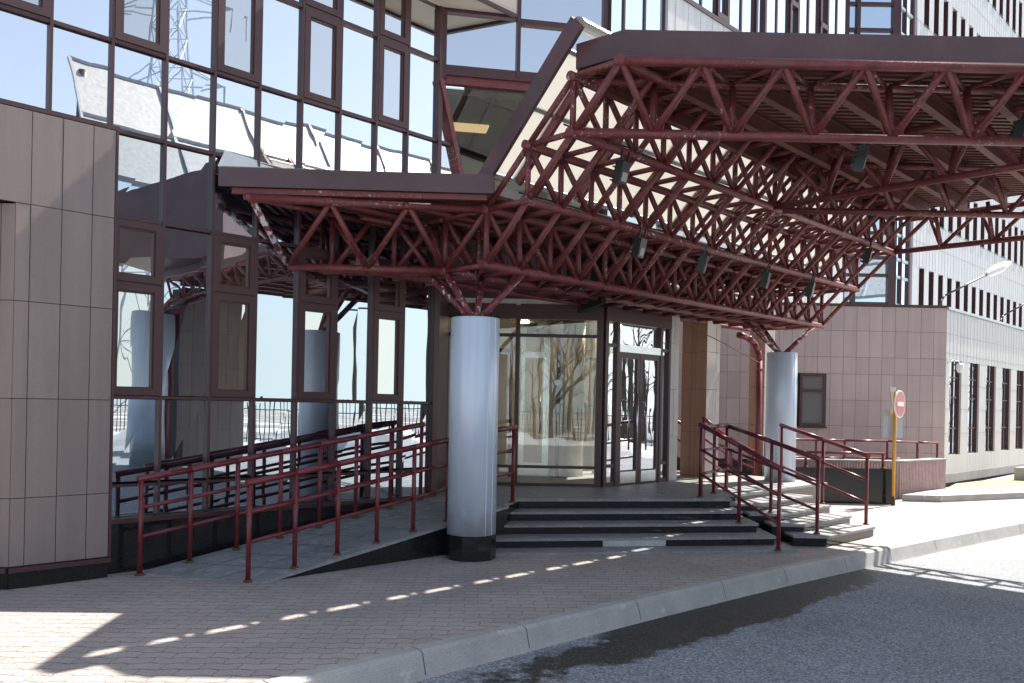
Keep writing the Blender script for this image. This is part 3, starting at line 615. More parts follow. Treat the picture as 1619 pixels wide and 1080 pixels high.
# ------------------------------------------------------------------ the canopy
can = thing('entrance_canopy', 'stepped oxblood red steel space frame canopy over the entrance and driveway', 'canopy', W(9, 5, 0))
CH, DG = .045, .031
chord = Members('chord_tube'); tie = Members('cross_tie'); inc = Members('inclined_strut'); post = Members('upright_tube'); brace = Members('diagonal_brace'); web = Members('web_tube')
ext = .06
for k in range(4):
    for t in (T[k], T[k+1]): chord.add(W(S0-ext, t, ZL[k]), W(S1+ext, t, ZL[k]), CH)
for j in range(NS+1):
    s = sj(j)
    for k in range(4): tie.add(W(s, T[k], ZL[k]), W(s, T[k+1], ZL[k]), DG)
    for k in range(3):
        inc.add(W(s, T[k], ZL[k]), W(s, T[k+1], ZL[k+1]), DG)
        inc.add(W(s, T[k+1], ZL[k]), W(s, T[k+2], ZL[k+1]), DG+.002)
        post.add(W(s, T[k+1], ZL[k]), W(s, T[k+1], ZL[k+1]), DG)
        if j < NS:
            brace.add(W(s, T[k+1], ZL[k+1]), W(s+DS, T[k+1], ZL[k]), DG)
            brace.add(W(s, T[k+1], ZL[k]), W(s+DS, T[k], ZL[k]), .02)
# low canopy field back to the facade
TB = 7.98; TM = 7.55
for t, z, r in ((7.75, ZL[0], .036), (7.12, ZL[1], .036), (7.72, ZL[1], .036)):
    s_st = S0 - (t - T[0])*1.0
    chord.add(W(max(4.9, s_st), t, z), W(S1, t, z), r)
for j in range(0, NS+1):
    s = sj(j); tb = TB if s < 6.5 else 7.60
    tie.add(W(s, T[0], ZL[0]), W(s, tb, ZL[0]), DG); tie.add(W(s, T[1], ZL[1]), W(s, tb, ZL[1]), DG)
    inc.add(W(s, T[0], ZL[0]), W(s+.0, 7.36, ZL[1]), DG); inc.add(W(s, 7.36, ZL[1]), W(s, tb, ZL[0]), DG)
    post.add(W(s, T[0], ZL[0]), W(s, T[0], ZL[1]), DG)
    if j < NS: brace.add(W(s, T[0], ZL[1]), W(s+DS, T[0], ZL[0]), DG)
# low front truss, square to the viewer
fb = [W(S0, T[0], ZL[0]), Vector((-1.62, 9.16, ZL[0])), Vector((-2.48, 9.13, ZL[0]))]
ftp = [W(S0, T[1], ZL[1]), Vector((-1.11, 8.64, ZL[1])), Vector((-1.90, 8.55, ZL[1])), Vector((-2.68, 8.44, ZL[1]))]
chord.add(fb[0], fb[2] + Vector((-.03, 0, 0)), CH); chord.add(ftp[0], ftp[3] + Vector((-.03, 0, 0)), CH)
mid0 = fb[1]
seq = [ftp[0], fb[0], ftp[1], mid0, ftp[2], fb[2]]
for a, b in zip(seq[:-1], seq[1:]): web.add(a, b, .031)
g = MB(); X = (fb[1]-fb[0]).normalized(); dd = X.cross(ZV)
q = fb[1] + dd*.004; prof = [(-.13, .03), (.13, .03), (.11, .16), (.05, .16), (0, .10), (-.05, .16), (-.11, .16)]
A = [q + X*a + ZV*h for a, h in prof]; B = [p - dd*.012 for p in A]; g.poly(A); g.poly(B[::-1])
for i in range(7): g.poly([A[i], B[i], B[(i+1) % 7], A[(i+1) % 7]])
g.build('gusset_plate', M['red'], can)
for a in ftp[1:]: chord.add(a + Vector((-.05, -.05, 0)), a + Vector((1.2, 1.2, 0)), .034)
for a in (fb[1], fb[2]): chord.add(a + Vector((-.04, -.04, 0)), a + Vector((.75, .75, 0)), .034)
for x, y in ((-1.36, 9.4), (-.9, 9.55), (-2.05, 9.36)):
    post.add((x, y, ZL[0]), (x, y, ZL[1]), DG)
    web.add((x, y, ZL[1]), (x+.42, y+.05, ZL[0]), DG); web.add((x, y, ZL[0]), (x+.42, y+.05, ZL[1]), DG)
chord.add((-2.3, 9.36, ZL[0]), (-.45, 9.62, ZL[0]), .034)
MB().tube(ftp[3] + (ftp[3]-fb[2])*.02, fb[2], .0335, 12).build('weathered_web_tube', plain('peeled_paint', (.165, .030, .036), .5, chips=(13, .50, (.60, .57, .56), 1), bump=.3), can, True)
# high canopy: front truss
YB, YT, YR = 7.91, 7.52, 8.03
nb = 7; bx = [.533 + .752*i for i in range(nb)]; tx = [.92 + .735*i for i in range(nb)]
XE = bx[-1]
chord.add((bx[0]-.02, YB, ZL[2]), (XE, YB, ZL[2]), .047); chord.add((tx[0], YT, ZL[3]), (tx[-1], YT, ZL[3]), .047); chord.add((.62, YR, ZL[3]), (XE, YR, ZL[3]), .036)
gus = MB(); gus_list = []
for i in range(nb):
    web.add((bx[i], YB, ZL[2]), (tx[i], YT, ZL[3]), .034)
    if i < nb-1: web.add((tx[i], YT, ZL[3]), (bx[i+1], YB, ZL[2]), .034)
    if i: post.add((bx[i], YB, ZL[2]), (bx[i]+.02, YR, ZL[3]), .034)
    if i < nb-1: tie.add((tx[i], YT, ZL[3]), (bx[i+1], YR, ZL[3]), .022); tie.add((tx[i], YT, ZL[3]), (bx[i], YR, ZL[3]), .022)
    if i:
        up = Vector((0, YT-YB, ZL[3]-ZL[2])).normalized(); nn = Vector((0, -up.z, up.y))
        for base, sgn, xx in ((Vector((bx[i], YB, ZL[2])), 1, bx[i]), (Vector((tx[i], YT, ZL[3])), -1, tx[i])):
            g = MB(); w0, w1, h0, h1 = .095, .115, .02, .16; X = Vector((1, 0, 0)); o = base + nn*.006; u = up*sgn
            prof = [(-w0, h0), (w0, h0), (w1-.015, h1), (w1-.07, h1), (0.0, h1*.62), (-w1+.07, h1), (-w1+.015, h1)]
            A = [o + X*a + u*h for a, h in prof]; B = [p - nn*.012 for p in A]
            k0 = len(g.v); g.v += [tuple(p) for p in A+B]; n = len(prof)
            g.f.append(tuple(range(n))); g.f.append(tuple(range(2*n-1, n-1, -1)))
            for a in range(n): g.f.append((a, n+a, n+(a+1) % n, (a+1) % n))
            g.build('gusset_plate', M['red'], can)
# inner and far trusses of the high canopy
def truss(p, d, L, z0, z1, offs, n, rc=.042, rw=.03, back=None):
    p, d, offs = Vector(p), Vector(d), Vector(offs); st_ = L/n
    chord.add(p + ZV*z0 - d*.05, p + d*L + ZV*z0, rc); chord.add(p + offs + ZV*z1, p + offs + d*L + ZV*z1, rc)
    for i in range(n):
        a = p + d*st_*i + ZV*z0; b = p + d*st_*(i+.5) + offs + ZV*z1; c = p + d*st_*(i+1) + ZV*z0
        web.add(a, b, rw); web.add(b, c, rw)
        if back is not None:
            post.add(c, p + d*st_*(i+1) + Vector(back) + ZV*z1, rw)
        g = MB(); q = c; e = d*.08
        g.poly([q-e+ZV*.02, q+e+ZV*.02, q+e*1.1+ZV*.13, q-e*1.1+ZV*.13]); g.poly([q-e*1.1+ZV*.13+offs*.02, q+e*1.1+ZV*.13+offs*.02, q+e+ZV*.02+offs*.02, q-e+ZV*.02+offs*.02])
truss(W(9.86, T[3]), -N, 5.6, ZL[2], ZL[3], -D*.25, 8, back=D*.25)
truss(W(10.08, T[3]), (1, 0, 0), 4.4, ZL[2], ZL[3], (0, -.25, 0), 6, back=(0, .25, 0))
truss(W(S1, T[3]), -N, 8.0, ZL[2], ZL[3], -D*.0+Vector((.2, .0, 0)), 11, back=-D*.3)
truss((bx[-1], YB, 0), -N, 7.6, ZL[2], ZL[3], -D*.3, 10, back=D*.3)
for q, nm in ((chord, 12), (tie, 8), (inc, 10), (post, 10), (brace, 10), (web, 12)): q.build(M['red'], can, nm)
# purlins (I-beams) under the deck, running along D
def ibeam(a, b, h=.17, w=.085):
    f = MB(); a, b = Vector(a), Vector(b); x = (b-a).normalized().cross(ZV)
    f.box(a - x*w/2, b-a, x*w, ZV*.012); f.box(a - x*w/2 + ZV*(h-.012), b-a, x*w, ZV*.012); f.box(a - x*.006 + ZV*.012, b-a, x*.012, ZV*(h-.024)); return f
DZ = 4.86
for i in range(nb-1):
    x0 = bx[i] + .28; y0 = YR + .02; L = min(7.4, (19.2 - (x0+y0))/R2)
    if L > .4: ibeam((x0, y0, DZ-.185), Vector((x0, y0, DZ-.185)) + D*L).build('purlin', M['deckred'], can)
def corr(yl, y0, y1, xr, z, name, per=.105, h=.035):
    f = MB(); y = y0
    while y < y1:
        prof = [(0, h), (per*.42, h), (per*.5, 0), (per*.92, 0), (per, h)]
        for (a, za), (b, zb) in zip(prof[:-1], prof[1:]):
            ya, yb = y+a, y+b; xa0, xa1 = xr(ya); xb0, xb1 = xr(yb)
            if xa1 > xa0 and xb1 > xb0: f.poly([(xa0, ya, z+za), (xb0, yb, z+zb), (xb1, yb, z+zb), (xa1, ya, z+za)])
        y += per
    return f.build(name, M['deckred'], can)
hx = lambda y: (max(y - 5.28*R2, .60 + (7.97-y)*1.24) if y > 7.68 else 13.12 - y, min(19.45 - y, 11.0 + (y - 2.0)/.82))
corr(0, 2.1, 13.45, hx, DZ, 'roof_deck')
lx = lambda y: (max(y - FT*R2 + .06, -9), min(y - 6.30*R2, 19.6 - y))
corr(0, 8.52, 14.3, lx, 3.80, 'roof_deck')
for i in range(1, 11):
    p = Vector((5.4, 7.7, DZ-.185)) - N*(.74*i) + D*.1
    ibeam(p, p + D*4.3).build('purlin', M['deckred'], can)
# roof skins
f = MB(); f.prism([(.66, 7.96), (1.0, 7.70), (5.38, 7.70), (11.02, 2.06), (14.55, 4.95), (6.15, 13.4)], 4.91, 5.07); f.build('high_roof', M['roofmetal'], can)
lowring = [W(4.05, 8.06), (-.30, 8.66), W(S1+.1, 6.30), W(S1+.1, 7.6), W(6.95, 7.6), W(6.9, 8.08)]
f = MB()
def lowtop(p): return 3.93 + .0*p[0]
f.prism([(p[0], p[1]) for p in lowring], 3.845, 3.95); f.build('low_roof', M['roofmetal'], can)
refl_block = [(8.7, 4.5), (9.5, 1.3), (13.2, 1.6), (13.4, 4.4)]  # unseen dark block, added so the facade glass mirrors a dark mass
f = MB(); f.prism(refl_block, 5.11, lambda p: 6.75 + .22*(p[1]-1.3)); f.build('added_reflection_block', M['fascia'], can)
# fascias
def strip(pts, z0, z1, th, mat, name, ztop=None):
    for a, b in zip(pts[:-1], pts[1:]):
        a, b = Vector((*a, 0)), Vector((*b, 0)); d = (b-a).normalized(); nn = Vector((d.y, -d.x, 0))
        MB().box(a + ZV*z0, b-a, -nn*th, ZV*(z1-z0)).build(name, mat, can)
LF = [(-3.00, 8.40), (-.235, 8.485)]
strip(LF, 3.795, 3.985, .03, M['fascia'], 'low_fascia'); strip([(-2.88, 8.45), (-.30, 8.53)], 3.735, 3.79, .05, M['red'], 'edge_beam')
strip([(-.23, 8.49), (W(6.02, 6.34).x, W(6.02, 6.34).y)], 3.795, 3.98, .03, M['fascia'], 'low_fascia')
HF = [(.545, 7.97), (.955, 7.64), (5.38, 7.64), (11.06, 1.96), (14.65, 4.92), (6.15, 13.45)]
strip(HF, 4.865, 5.105, .03, M['fascia'], 'high_fascia'); strip([(.575, 7.985), (.965, 7.67), (5.36, 7.67), (11.04, 2.02)], 4.80, 4.862, .05, M['red'], 'edge_beam')
for i in range(nb):
    MB().cbox((tx[i]+.0, YT+.12, 4.795), .07, .12, .05).build('bracket', M['red'], can)
# low roof flashing rising to the facade
f = MB(); f.hexa([Vector((-3.0, 8.44, 3.99)), Vector((-.6, 8.52, 3.99)), Vector((-.85, 10.6, 3.99)), Vector((-2.97, 8.49, 3.99)), Vector((-3.02, 8.43, 4.005)), Vector((-2.3, 8.50, 3.995)), Vector((-1.2, 10.3, 4.0)), Vector((-2.98, 8.52, 4.19))]); f.build('roof_flashing', M['roofmetal'], can)
# sloped milky glazing between low roof and high roof, with rafters
GA, GB = (6.36, 4.04), (5.18, 5.22)
def G(s, k, o=0.0): return W(s, GA[0] + (GB[0]-GA[0])*k + o*.707, GA[1] + (GB[1]-GA[1])*k + o*.707)
up45 = (W(0, .707, .707)-W(0, 0, 0)).normalized()
ss = [5.95, 6.38] + [6.38 + .985*i for i in range(1, 8)] + [13.75]
for a, b in zip(ss[:-1], ss[1:]):
    for k0, k1 in ((.02, .47), (.49, .855)):
        q = MB(); o0 = .05; q.hexa([G(a+.02, k0, o0), G(b-.02, k0, o0), G(b-.02, k1, o0), G(a+.02, k1, o0), G(a+.02, k0, o0+.012), G(b-.02, k0, o0+.012), G(b-.02, k1, o0+.012), G(a+.02, k1, o0+.012)]); q.build('glazing_panel', M['milky'], can)
for s in ss[1:]:
    MB().beam(G(s, 0), G(s, 1), .05, .09, up=up45).build('rafter', M['red'], can)
    MB().beam(G(s, .0, .075), G(s, .95, .075), .03, .02, up=up45).build('glazing_bar', M['galv'], can)
for k in (.0, .48, .862): MB().beam(G(5.95, k, .045), G(13.8, k, .045), .04, .05, up=up45).build('glazing_rail', M['galv'], can)
MB().beam(G(5.90, -.05, -.02), G(5.90, 1.03, -.02), .045, .19, up=up45).build('barge_board', M['fascia'], can)
cap = MB(); prof = []
for i in range(9):
    q = math.radians(45 + 110*i/8 - 10); prof.append((5.13 + .13*math.cos(q), 5.11 + .17*math.sin(q)))
for (t0, z0), (t1, z1) in zip(prof[:-1], prof[1:]): cap.poly([W(5.88, t0, z0), W(5.88, t1, z1), W(13.8, t1, z1), W(13.8, t0, z0)])
cap.build('ridge_cap', M['roofmetal'], can, True)
# light strip above the door, drain pipe is its own thing
dp = thing('downpipe', 'dark red downpipe bending down beside the far round column', 'pipe', (4.55, 15.3, 0))
f = MB(); f.path([(4.02, 14.9, 2.98), (4.22, 15.05, 2.95), (4.38, 15.18, 2.86), (4.48, 15.27, 2.72), (4.52, 15.3, 2.55), (4.52, 15.3, .0)], .055, 14); f.build('pipe', M['rail'], dp, True)
f = MB(); f.lathe((4.52, 15.3, 2.35), [(.068, 0), (.068, .05)], 14); f.build('clamp', M['rail'], dp)
cb = MB().path([(2.75, 13.5, 3.02), (3.6, 14.3, 2.78), (4.5, 15.2, 2.50)], .008, 6).build('cable', M['rail']); tag(cb, 'thin cable sagging from the lobby roof to the downpipe', 'cable')
pts = [W(5.9 + .5*i, 5.86 + .02*math.sin(i*2.1), 3.765 + .012*math.sin(i*1.7)) for i in range(17)]
MB().path(pts, .009, 6).build('cable', M['black'], can)
pts = [W(5.9 + .5*i, 5.28 + .02*math.sin(i*1.9), 4.315 + .012*math.sin(i*1.3)) for i in range(17)]
MB().path(pts, .009, 6).build('cable', M['black'], can)
# floodlights hanging from the tubes
FLOODS = [((1.06, 8.45, 4.02), 'black floodlight under the highest stepped tube, nearest the viewer'), ((1.43, 9.63, 3.49), 'black floodlight on the middle stepped tube, above the front column side'),
 ((2.38, 10.58, 3.48), 'black floodlight on the middle stepped tube, second from the near end'), ((3.52, 11.72, 3.47), 'black floodlight on the middle stepped tube, third from the near end'),
 ((4.50, 12.7, 3.49), 'black floodlight on the middle stepped tube, last before the sunlit tube ends'), ((5.39, 12.77, 4.03), 'black floodlight at the far end of the highest stepped tube'),
 ((3.40, 8.25, 4.15), 'large dark floodlight behind the front truss under the high roof'), ((5.05, 8.42, 4.49), 'dark floodlight under the high roof at the right edge of the picture')]
for (x, y, z), lab in FLOODS:
    r = thing('floodlight', lab, 'floodlight', (x, y, z), 'floodlights hung from the canopy'); tl = random.uniform(-.2, .2)
    ax = Vector((math.cos(.5+tl), -math.sin(.5+tl), 0)); ay = Vector((math.sin(.5+tl), math.cos(.5+tl), 0)); az = (ZV + ax*.25).normalized(); axx = ay.cross(az)
    f = MB(); f.cbox((x, y, z), .09, .14, .22, axx, ay, az)
    for k in range(5): f.cbox(Vector((x, y, z)) - axx*.06 + az*(-.09+.045*k), .03, .15, .012, axx, ay, az)
    f.build('housing', M['black'], r)
    f = MB(); f.cbox(Vector((x, y, z)) + axx*.048 - az*.04, .008, .09, .09, axx, ay, az); f.build('lens', M['lens'], r)
    f = MB(); f.cbox(Vector((x, y, z)) + az*.16 + ay*.06, .02, .012, .12, axx, ay, az); f.cbox(Vector((x, y, z)) + az*.16 - ay*.06, .02, .012, .12, axx, ay, az); f.build('bracket', M['black'], r)
# ------------------------------------------------------------------ pink annex on the right
ax_ = thing('pink_annex', 'single storey annex with pink tiled front and white windowed side', 'building', (9.6, 18.5, 0))
PX, PY = 9.6, 18.5
us = [0]; 
while us[-1] < 6.9: us.append(us[-1] + .285)
zs = [.55, .76, 1.33, 1.90, 2.48, 2.855, 3.44, 3.985]
o = Vector((PX, PY+.03, 0)); q = MB(); wx0, wx1, wz0, wz1 = PX-6.93, PX-6.36, 1.31, 2.46
for a, b in zip(us[:-1], us[1:]):
    for c, d in zip(zs[:-1], zs[1:]):
        x1, x0 = PX-a-.003, PX-b+.003
        zz0, zz1 = c+.003, d-.003
        # leave the window opening free
        segs = [(zz0, zz1)]
        if x1 > 6.36 and x0 < 6.94:
            segs = [(z0, z1) for z0, z1 in ((zz0, min(zz1, 1.30)), (max(zz0, 2.48), zz1)) if z1 - z0 > .01]
            if x1 > 6.95: segs += [(max(zz0, 1.30), min(zz1, 2.48))] if min(zz1, 2.48) > max(zz0, 1.30) else []; 
        for z0, z1 in segs:
            xa = x0 if not (x1 > 6.95 and x0 < 6.94 and z1 > 1.31 and z0 < 2.47) else 6.945
            e = random.uniform(-.002, .002); q.box((xa, PY+e, z0), (x1-xa, 0, 0), (0, .028, 0), (0, 0, z1-z0))
q.build('pink_cladding', M['pink'], ax_)
f = MB(); xbox(f, 2.6, PX-.01, PY+.03, PY+.06, -.1, 1.30); xbox(f, 2.6, PX-.01, PY+.03, PY+.06, 2.47, 3.98); xbox(f, 2.6, 6.36, PY+.03, PY+.06, 1.30, 2.47); xbox(f, 6.94, PX-.01, PY+.03, PY+.06, 1.30, 2.47); f.build('cladding_backing', M['joint'], ax_)
f = MB(); w = .06
xbox(f, 6.36, 6.36+w, PY-.03, PY+.05, 1.30, 2.48); xbox(f, 6.945-w, 6.945, PY-.03, PY+.05, 1.30, 2.48); xbox(f, 6.36+w, 6.945-w, PY-.03, PY+.05, 2.41, 2.48); xbox(f, 6.36+w, 6.945-w, PY-.03, PY+.05, 1.30, 1.38); xbox(f, 6.36+w, 6.945-w, PY-.03, PY+.05, 2.06, 2.13); xbox(f, 6.34, 6.965, PY-.07, PY+.0, 1.27, 1.298)
wn_ = f.build('window', M['frame'], ax_)
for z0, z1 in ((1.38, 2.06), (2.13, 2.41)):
    q = MB(); q.poly([(6.42, PY+.02, z0), (6.885, PY+.021, z0), (6.885, PY+.021, z1), (6.42, PY+.02, z1)]); q.build('pane', M['greflect'], wn_)
f = MB(); xbox(f, 2.6, PX+.02, PY-.03, PY+.3, 3.99, 4.04); f.build('roof_edge', M['frame'], ax_)
an = Vector((PX, PY, 0))
def abox(mb, a, b, v0, v1, z0, z1): return mb.box(an + D*a + N*v0 + ZV*z0, D*(b-a), N*(v1-v0), ZV*(z1-z0))
LA = 22
f = MB(); abox(f, 0, LA, 0, .2, 2.86, 3.95); pit = 1.335
wpos = [.27 + pit*i for i in range(15)]
edges = [0] + [x for w_ in wpos for x in (w_, w_+.80)] + [LA]
for a, b in zip(edges[::2], edges[1::2]): abox(f, a, b, 0.003, .2, .72, 2.858)
abox(f, 0, LA, 0, .2, .30, .718); f.build('white_wall', M['white'], ax_)
f = MB(); abox(f, 0, LA, -.012, .2, .10, .298); f.build('plinth', M['kerb'], ax_)
jn = MB()
for z in (3.42, 3.0): abox(jn, 0, LA, -.003, 0.001, z, z+.008)
x = .22
while x < LA: abox(jn, x, x+.006, -.003, .001, 2.87, 3.94); x += .24
for a, b in zip(edges[::2], edges[1::2]):
    for z in (1.2, 1.75, 2.3): abox(jn, a, b, -.001, .004, z, z+.007)
jn.build('panel_joints', plain('panel_joint', (.36, .35, .34), .8), ax_)
f = MB(); abox(f, -.03, LA, -.05, .3, 3.955, 4.01); f.build('roof_edge', M['galv'], ax_)
for w_ in wpos:
    f = MB(); abox(f, w_, w_+.03, .03, .10, .72, 2.858); abox(f, w_+.66, w_+.797, .004, .16, .62, 2.858)
    abox(f, w_+.33, w_+.36, .03, .07, .72, 2.858)
    for z in (.72, 1.30, 2.0, 2.45): abox(f, w_+.03, w_+.66, .035, .068, z, z+.03)
    wo_ = f.build('window', M['frame'], ax_)
    q = MB(); q.poly([an+D*w_+N*.055+ZV*.74, an+D*(w_+.66)+N*.056+ZV*.74, an+D*(w_+.66)+N*.056+ZV*2.85, an+D*w_+N*.055+ZV*2.85]); q.build('pane', M['gslot'], wo_)
f = MB(); f.prism([(2.6, PY+.07), (PX-.05, PY+.07), (PX+15.4, PY+15.45), (PX+12, PY+18.5), (2.6, 25)], 3.90, 3.97); f.build('flat_roof', M['galv'], ax_)
# CCTV dome, roof lamps
cv = thing('dome_camera', 'white dome security camera on an arm at the annex corner', 'camera', an + ZV*2.75)
base = an + D*.10 + ZV*2.78
MB().path([base, base - N*.10 + D*.05 + ZV*.05, base - N*.19 + D*.12 + ZV*.03, base - N*.21 + D*.14 - ZV*.03], .018, 8).build('arm', M['lampwhite'], cv, True)
MB().lathe(base - N*.21 + D*.14 - ZV*.22, [(.03, 0), (.055, .02), (.075, .08), (.078, .17), (.05, .20)], 18).build('dome', M['lampwhite'], cv, True)
def rooflamp(b, lab, e):
    r = thing('roof_lamp', lab, 'street lamp', b, 'lamps on the annex roof'); b = Vector(b); e = Vector(e); v = e - b
    MB().path([b, b + ZV*.42, b + ZV*.5 + v*.04, b + ZV*.54 + v*.08, e], .025, 8).build('arm', M['wire'], r, True)
    d = (e - (b+ZV*.54)).normalized(); x = d.cross(ZV).normalized(); y = x.cross(d); f = MB(); n = 12; ringp = []
    for k in range(9):
        q = k/8; c = e + d*(q*1.05-.12); rw = .165*math.sin(math.pi*min(1, .12+q*.84))**.6; rh = rw*.75
        ringp.append([c + x*math.cos(2*math.pi*i/n)*rw + y*math.sin(2*math.pi*i/n)*rh for i in range(n)])
    for a, b2 in zip(ringp[:-1], ringp[1:]):
        for i in range(n): j = (i+1) % n; f.poly([a[i], a[j], b2[j], b2[i]])
    f.poly(ringp[0][::-1]); f.poly(ringp[-1]); f.build('lamp_head', M['lampwhite'], r, True)
rooflamp((10.72, 21.0, 3.97), 'white lamp on a bent arm above the corner of the annex roof', (12.45, 21.9, 5.35))
rooflamp((14.55, 25.0, 3.97), 'lamp arm on the annex roof cut off by the right edge of the picture', (16.5, 26.0, 5.45))
# ------------------------------------------------------------------ buildings behind
bb = thing('strip_window_block', 'white clad block with a high strip of windows behind the high canopy roof', 'building', (5, 21, 0))
b0 = Vector((1.62, 15.78, 0))
def bbox(mb, a, b, v0, v1, z0, z1): return mb.box(b0 + D*a + N*v0 + ZV*z0, D*(b-a), N*(v1-v0), ZV*(z1-z0))
BL = 10.72; BZ = 10.35
f = MB(); bbox(f, 2.03, BL, 0, .3, 4.2, BZ-.1); f.build('white_wall', M['white'], bb)
jn = MB(); x = 2.3
while x < BL: bbox(jn, x, x+.012, -.004, .001, 4.2, BZ-.12); x += .47
jn.build('panel_joints', plain('panel_joint_pale', (.45, .44, .43), .8), bb)
for i, a in enumerate((0, .676, 1.352)):
    q = MB(); e = random.uniform(-.006, .006); q.poly([b0+D*a+N*.1+ZV*4.2, b0+D*(a+.676)+N*(.1+e)+ZV*4.2, b0+D*(a+.676)+N*(.1+e)+ZV*BZ, b0+D*a+N*.1+ZV*BZ]); q.build('window_pane', M['gfar'], bb)
    f = MB(); bbox(f, a+.648, a+.704, .07, .14, 4.2, BZ-.1); f.build('mullion', M['frame'], bb)
f = MB(); bbox(f, 0, BL, -.03, .3, BZ-.1, BZ); f.build('sill', M['frame'], bb)
n = 19
for i in range(n):
    a = BL*i/n; b = BL*(i+1)/n
    f = MB(); bbox(f, a-.03, a+.03, .07, .14, BZ, 19); f.build('mullion', M['frame'], bb)
    q = MB(); e = random.uniform(-.004, .004); q.poly([b0+D*a+N*.1+ZV*BZ, b0+D*b+N*(.1+e)+ZV*BZ, b0+D*b+N*(.1+e)+ZV*19, b0+D*a+N*.1+ZV*19]); q.build('window_pane', M['gfar'], bb)
    if i % 3 == 1 and i > 4:
        f = MB()
        for z in (BZ+.05, BZ+1.55, BZ+2.5): bbox(f, a+.035, b-.035, .02, .13, z, z+.13)
        bbox(f, a+.035, a+.12, .02, .13, BZ+.18, BZ+2.5); bbox(f, b-.12, b-.035, .02, .13, BZ+.18, BZ+2.5); f.build('opening_window', M['frame'], bb)
for z in (BZ+3.2,):
    f = MB(); bbox(f, 0, BL, .01, .13, z, z+.1); f.build('transom', M['frame'], bb)
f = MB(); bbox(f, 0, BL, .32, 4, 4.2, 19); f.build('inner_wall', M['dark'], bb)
tw = thing('glazed_stair_tower', 'pale blue glazed stair tower with grey frames between the white blocks', 'building', (11, 27, 0))
TX0, TX1, TY = 10.55, 12.26, 27.0
zz = []; ybars = [(6, .0), (47, .0), (88, 0), (129, 0), (170, 0), (211, 0), (252, 0), (293, 0), (334, 0), (368, 0), (407, 0), (435, 0), (480, 0)]
for y, _ in ybars: zz.append(1.65 + (640 - (y - .02*(1378-809.5)))/1320*TY)
zz = [19.0, 16.6] + zz; zz.sort()
tside = Vector((TX1, TY, 0))
for z in zz:
    f = MB(); xbox(f, TX0, TX1, TY-.02, TY+.08, z-.05, z+.05); f.build('transom', M['wire'] if False else M['frame'], tw)
    f = MB(); f.box(tside + D*.02 - N*.0 + ZV*(z-.045), D*1.3, N*.08, ZV*.09); f.build('transom', M['galv'], tw)
for z0, z1 in zip(zz[:-1], zz[1:]):
    for x0, x1 in ((TX0, 10.95), (10.95, TX1-.1)):
        q = MB(); e = random.uniform(-.01, .01); q.poly([(x0, TY+.05, z0), (x1, TY+.05+e, z0), (x1, TY+.05+e, z1), (x0, TY+.05, z1)]); q.build('window_pane', M['gfar'], tw)
    for a, b in ((.03, .60), (.66, 1.25)):
        q = MB(); e = random.uniform(-.006, .006); q.poly([tside+D*a+N*.05+ZV*z0, tside+D*b+N*(.05+e)+ZV*z0, tside+D*b+N*(.05+e)+ZV*z1, tside+D*a+N*.05+ZV*z1]); q.build('window_pane', M['gfar'], tw)
for x, w in ((TX0, .2), (10.95, .12), (TX1-.07, .26)):
    f = MB(); xbox(f, x-w/2, x+w/2, TY-.05, TY+.12, 3.9, 21); f.build('mullion', M['frame'], tw)
for a, w in ((.63, .05), (1.27, .05)):
    f = MB(); f.box(tside + D*(a-w/2) - N*.02 + ZV*3.9, D*w, N*.12, ZV*17); f.build('mullion', M['frame'], tw)
f = MB(); f.box(tside + D*1.30 - N*.03 + ZV*3.0, D*.22, N*.2, ZV*18); f.build('corner_strip', M['frame'], tw)
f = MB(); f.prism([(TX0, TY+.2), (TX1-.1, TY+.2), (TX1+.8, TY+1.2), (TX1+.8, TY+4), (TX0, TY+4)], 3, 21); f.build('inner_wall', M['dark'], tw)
ob = thing('office_block', 'tall white panelled office block with rows of narrow brown windows on the right', 'building', (18, 33, 0))
o0 = Vector((13.36, 28.2, 0))
def obox(mb, a, b, v0, v1, z0, z1): return mb.box(o0 + D*a + N*v0 + ZV*z0, D*(b-a), N*(v1-v0), ZV*(z1-z0))
OL = 22.0; pit = .955; nw = 22; w0 = .82
wz = [5.06 + 3.33*k for k in range(-1, 7)]
f = MB(); lastz = 0
for zb in wz:
    obox(f, 0, OL, 0, .3, lastz, zb); lastz = zb + 1.62
    prev = 0
    for i in range(nw): a = w0 + pit*i; obox(f, prev, a, .002, .3, zb, lastz); prev = a + .47
    obox(f, prev, OL, .002, .3, zb, lastz)
obox(f, 0, OL, 0, .3, lastz, lastz+3); f.build('white_wall', M['white'], ob)
jn = MB(); x = .2
while x < OL:
    lz = 3.7
    for zb in wz[1:]: obox(jn, x, x+.008, -.004, .001, lz, zb-.02); lz = zb+1.64
    x += .318
for zb in wz[1:]: obox(jn, 0, OL, -.004, .001, zb-.85, zb-.838); obox(jn, 0, OL, -.004, .001, zb-.02, zb-.008)
jn.build('panel_joints', plain('panel_joint_grey', (.42, .41, .40), .8), ob)
wl_ = []
for zb in wz[1:]:
    for i in range(nw):
        a = w0 + pit*i; c = o0 + D*(a+.2) + ZV*(zb+.8); wl_.append((-seen(c, c+ZV*1.6), a, zb))
wl_.sort(); rest = MB(); restg = MB()
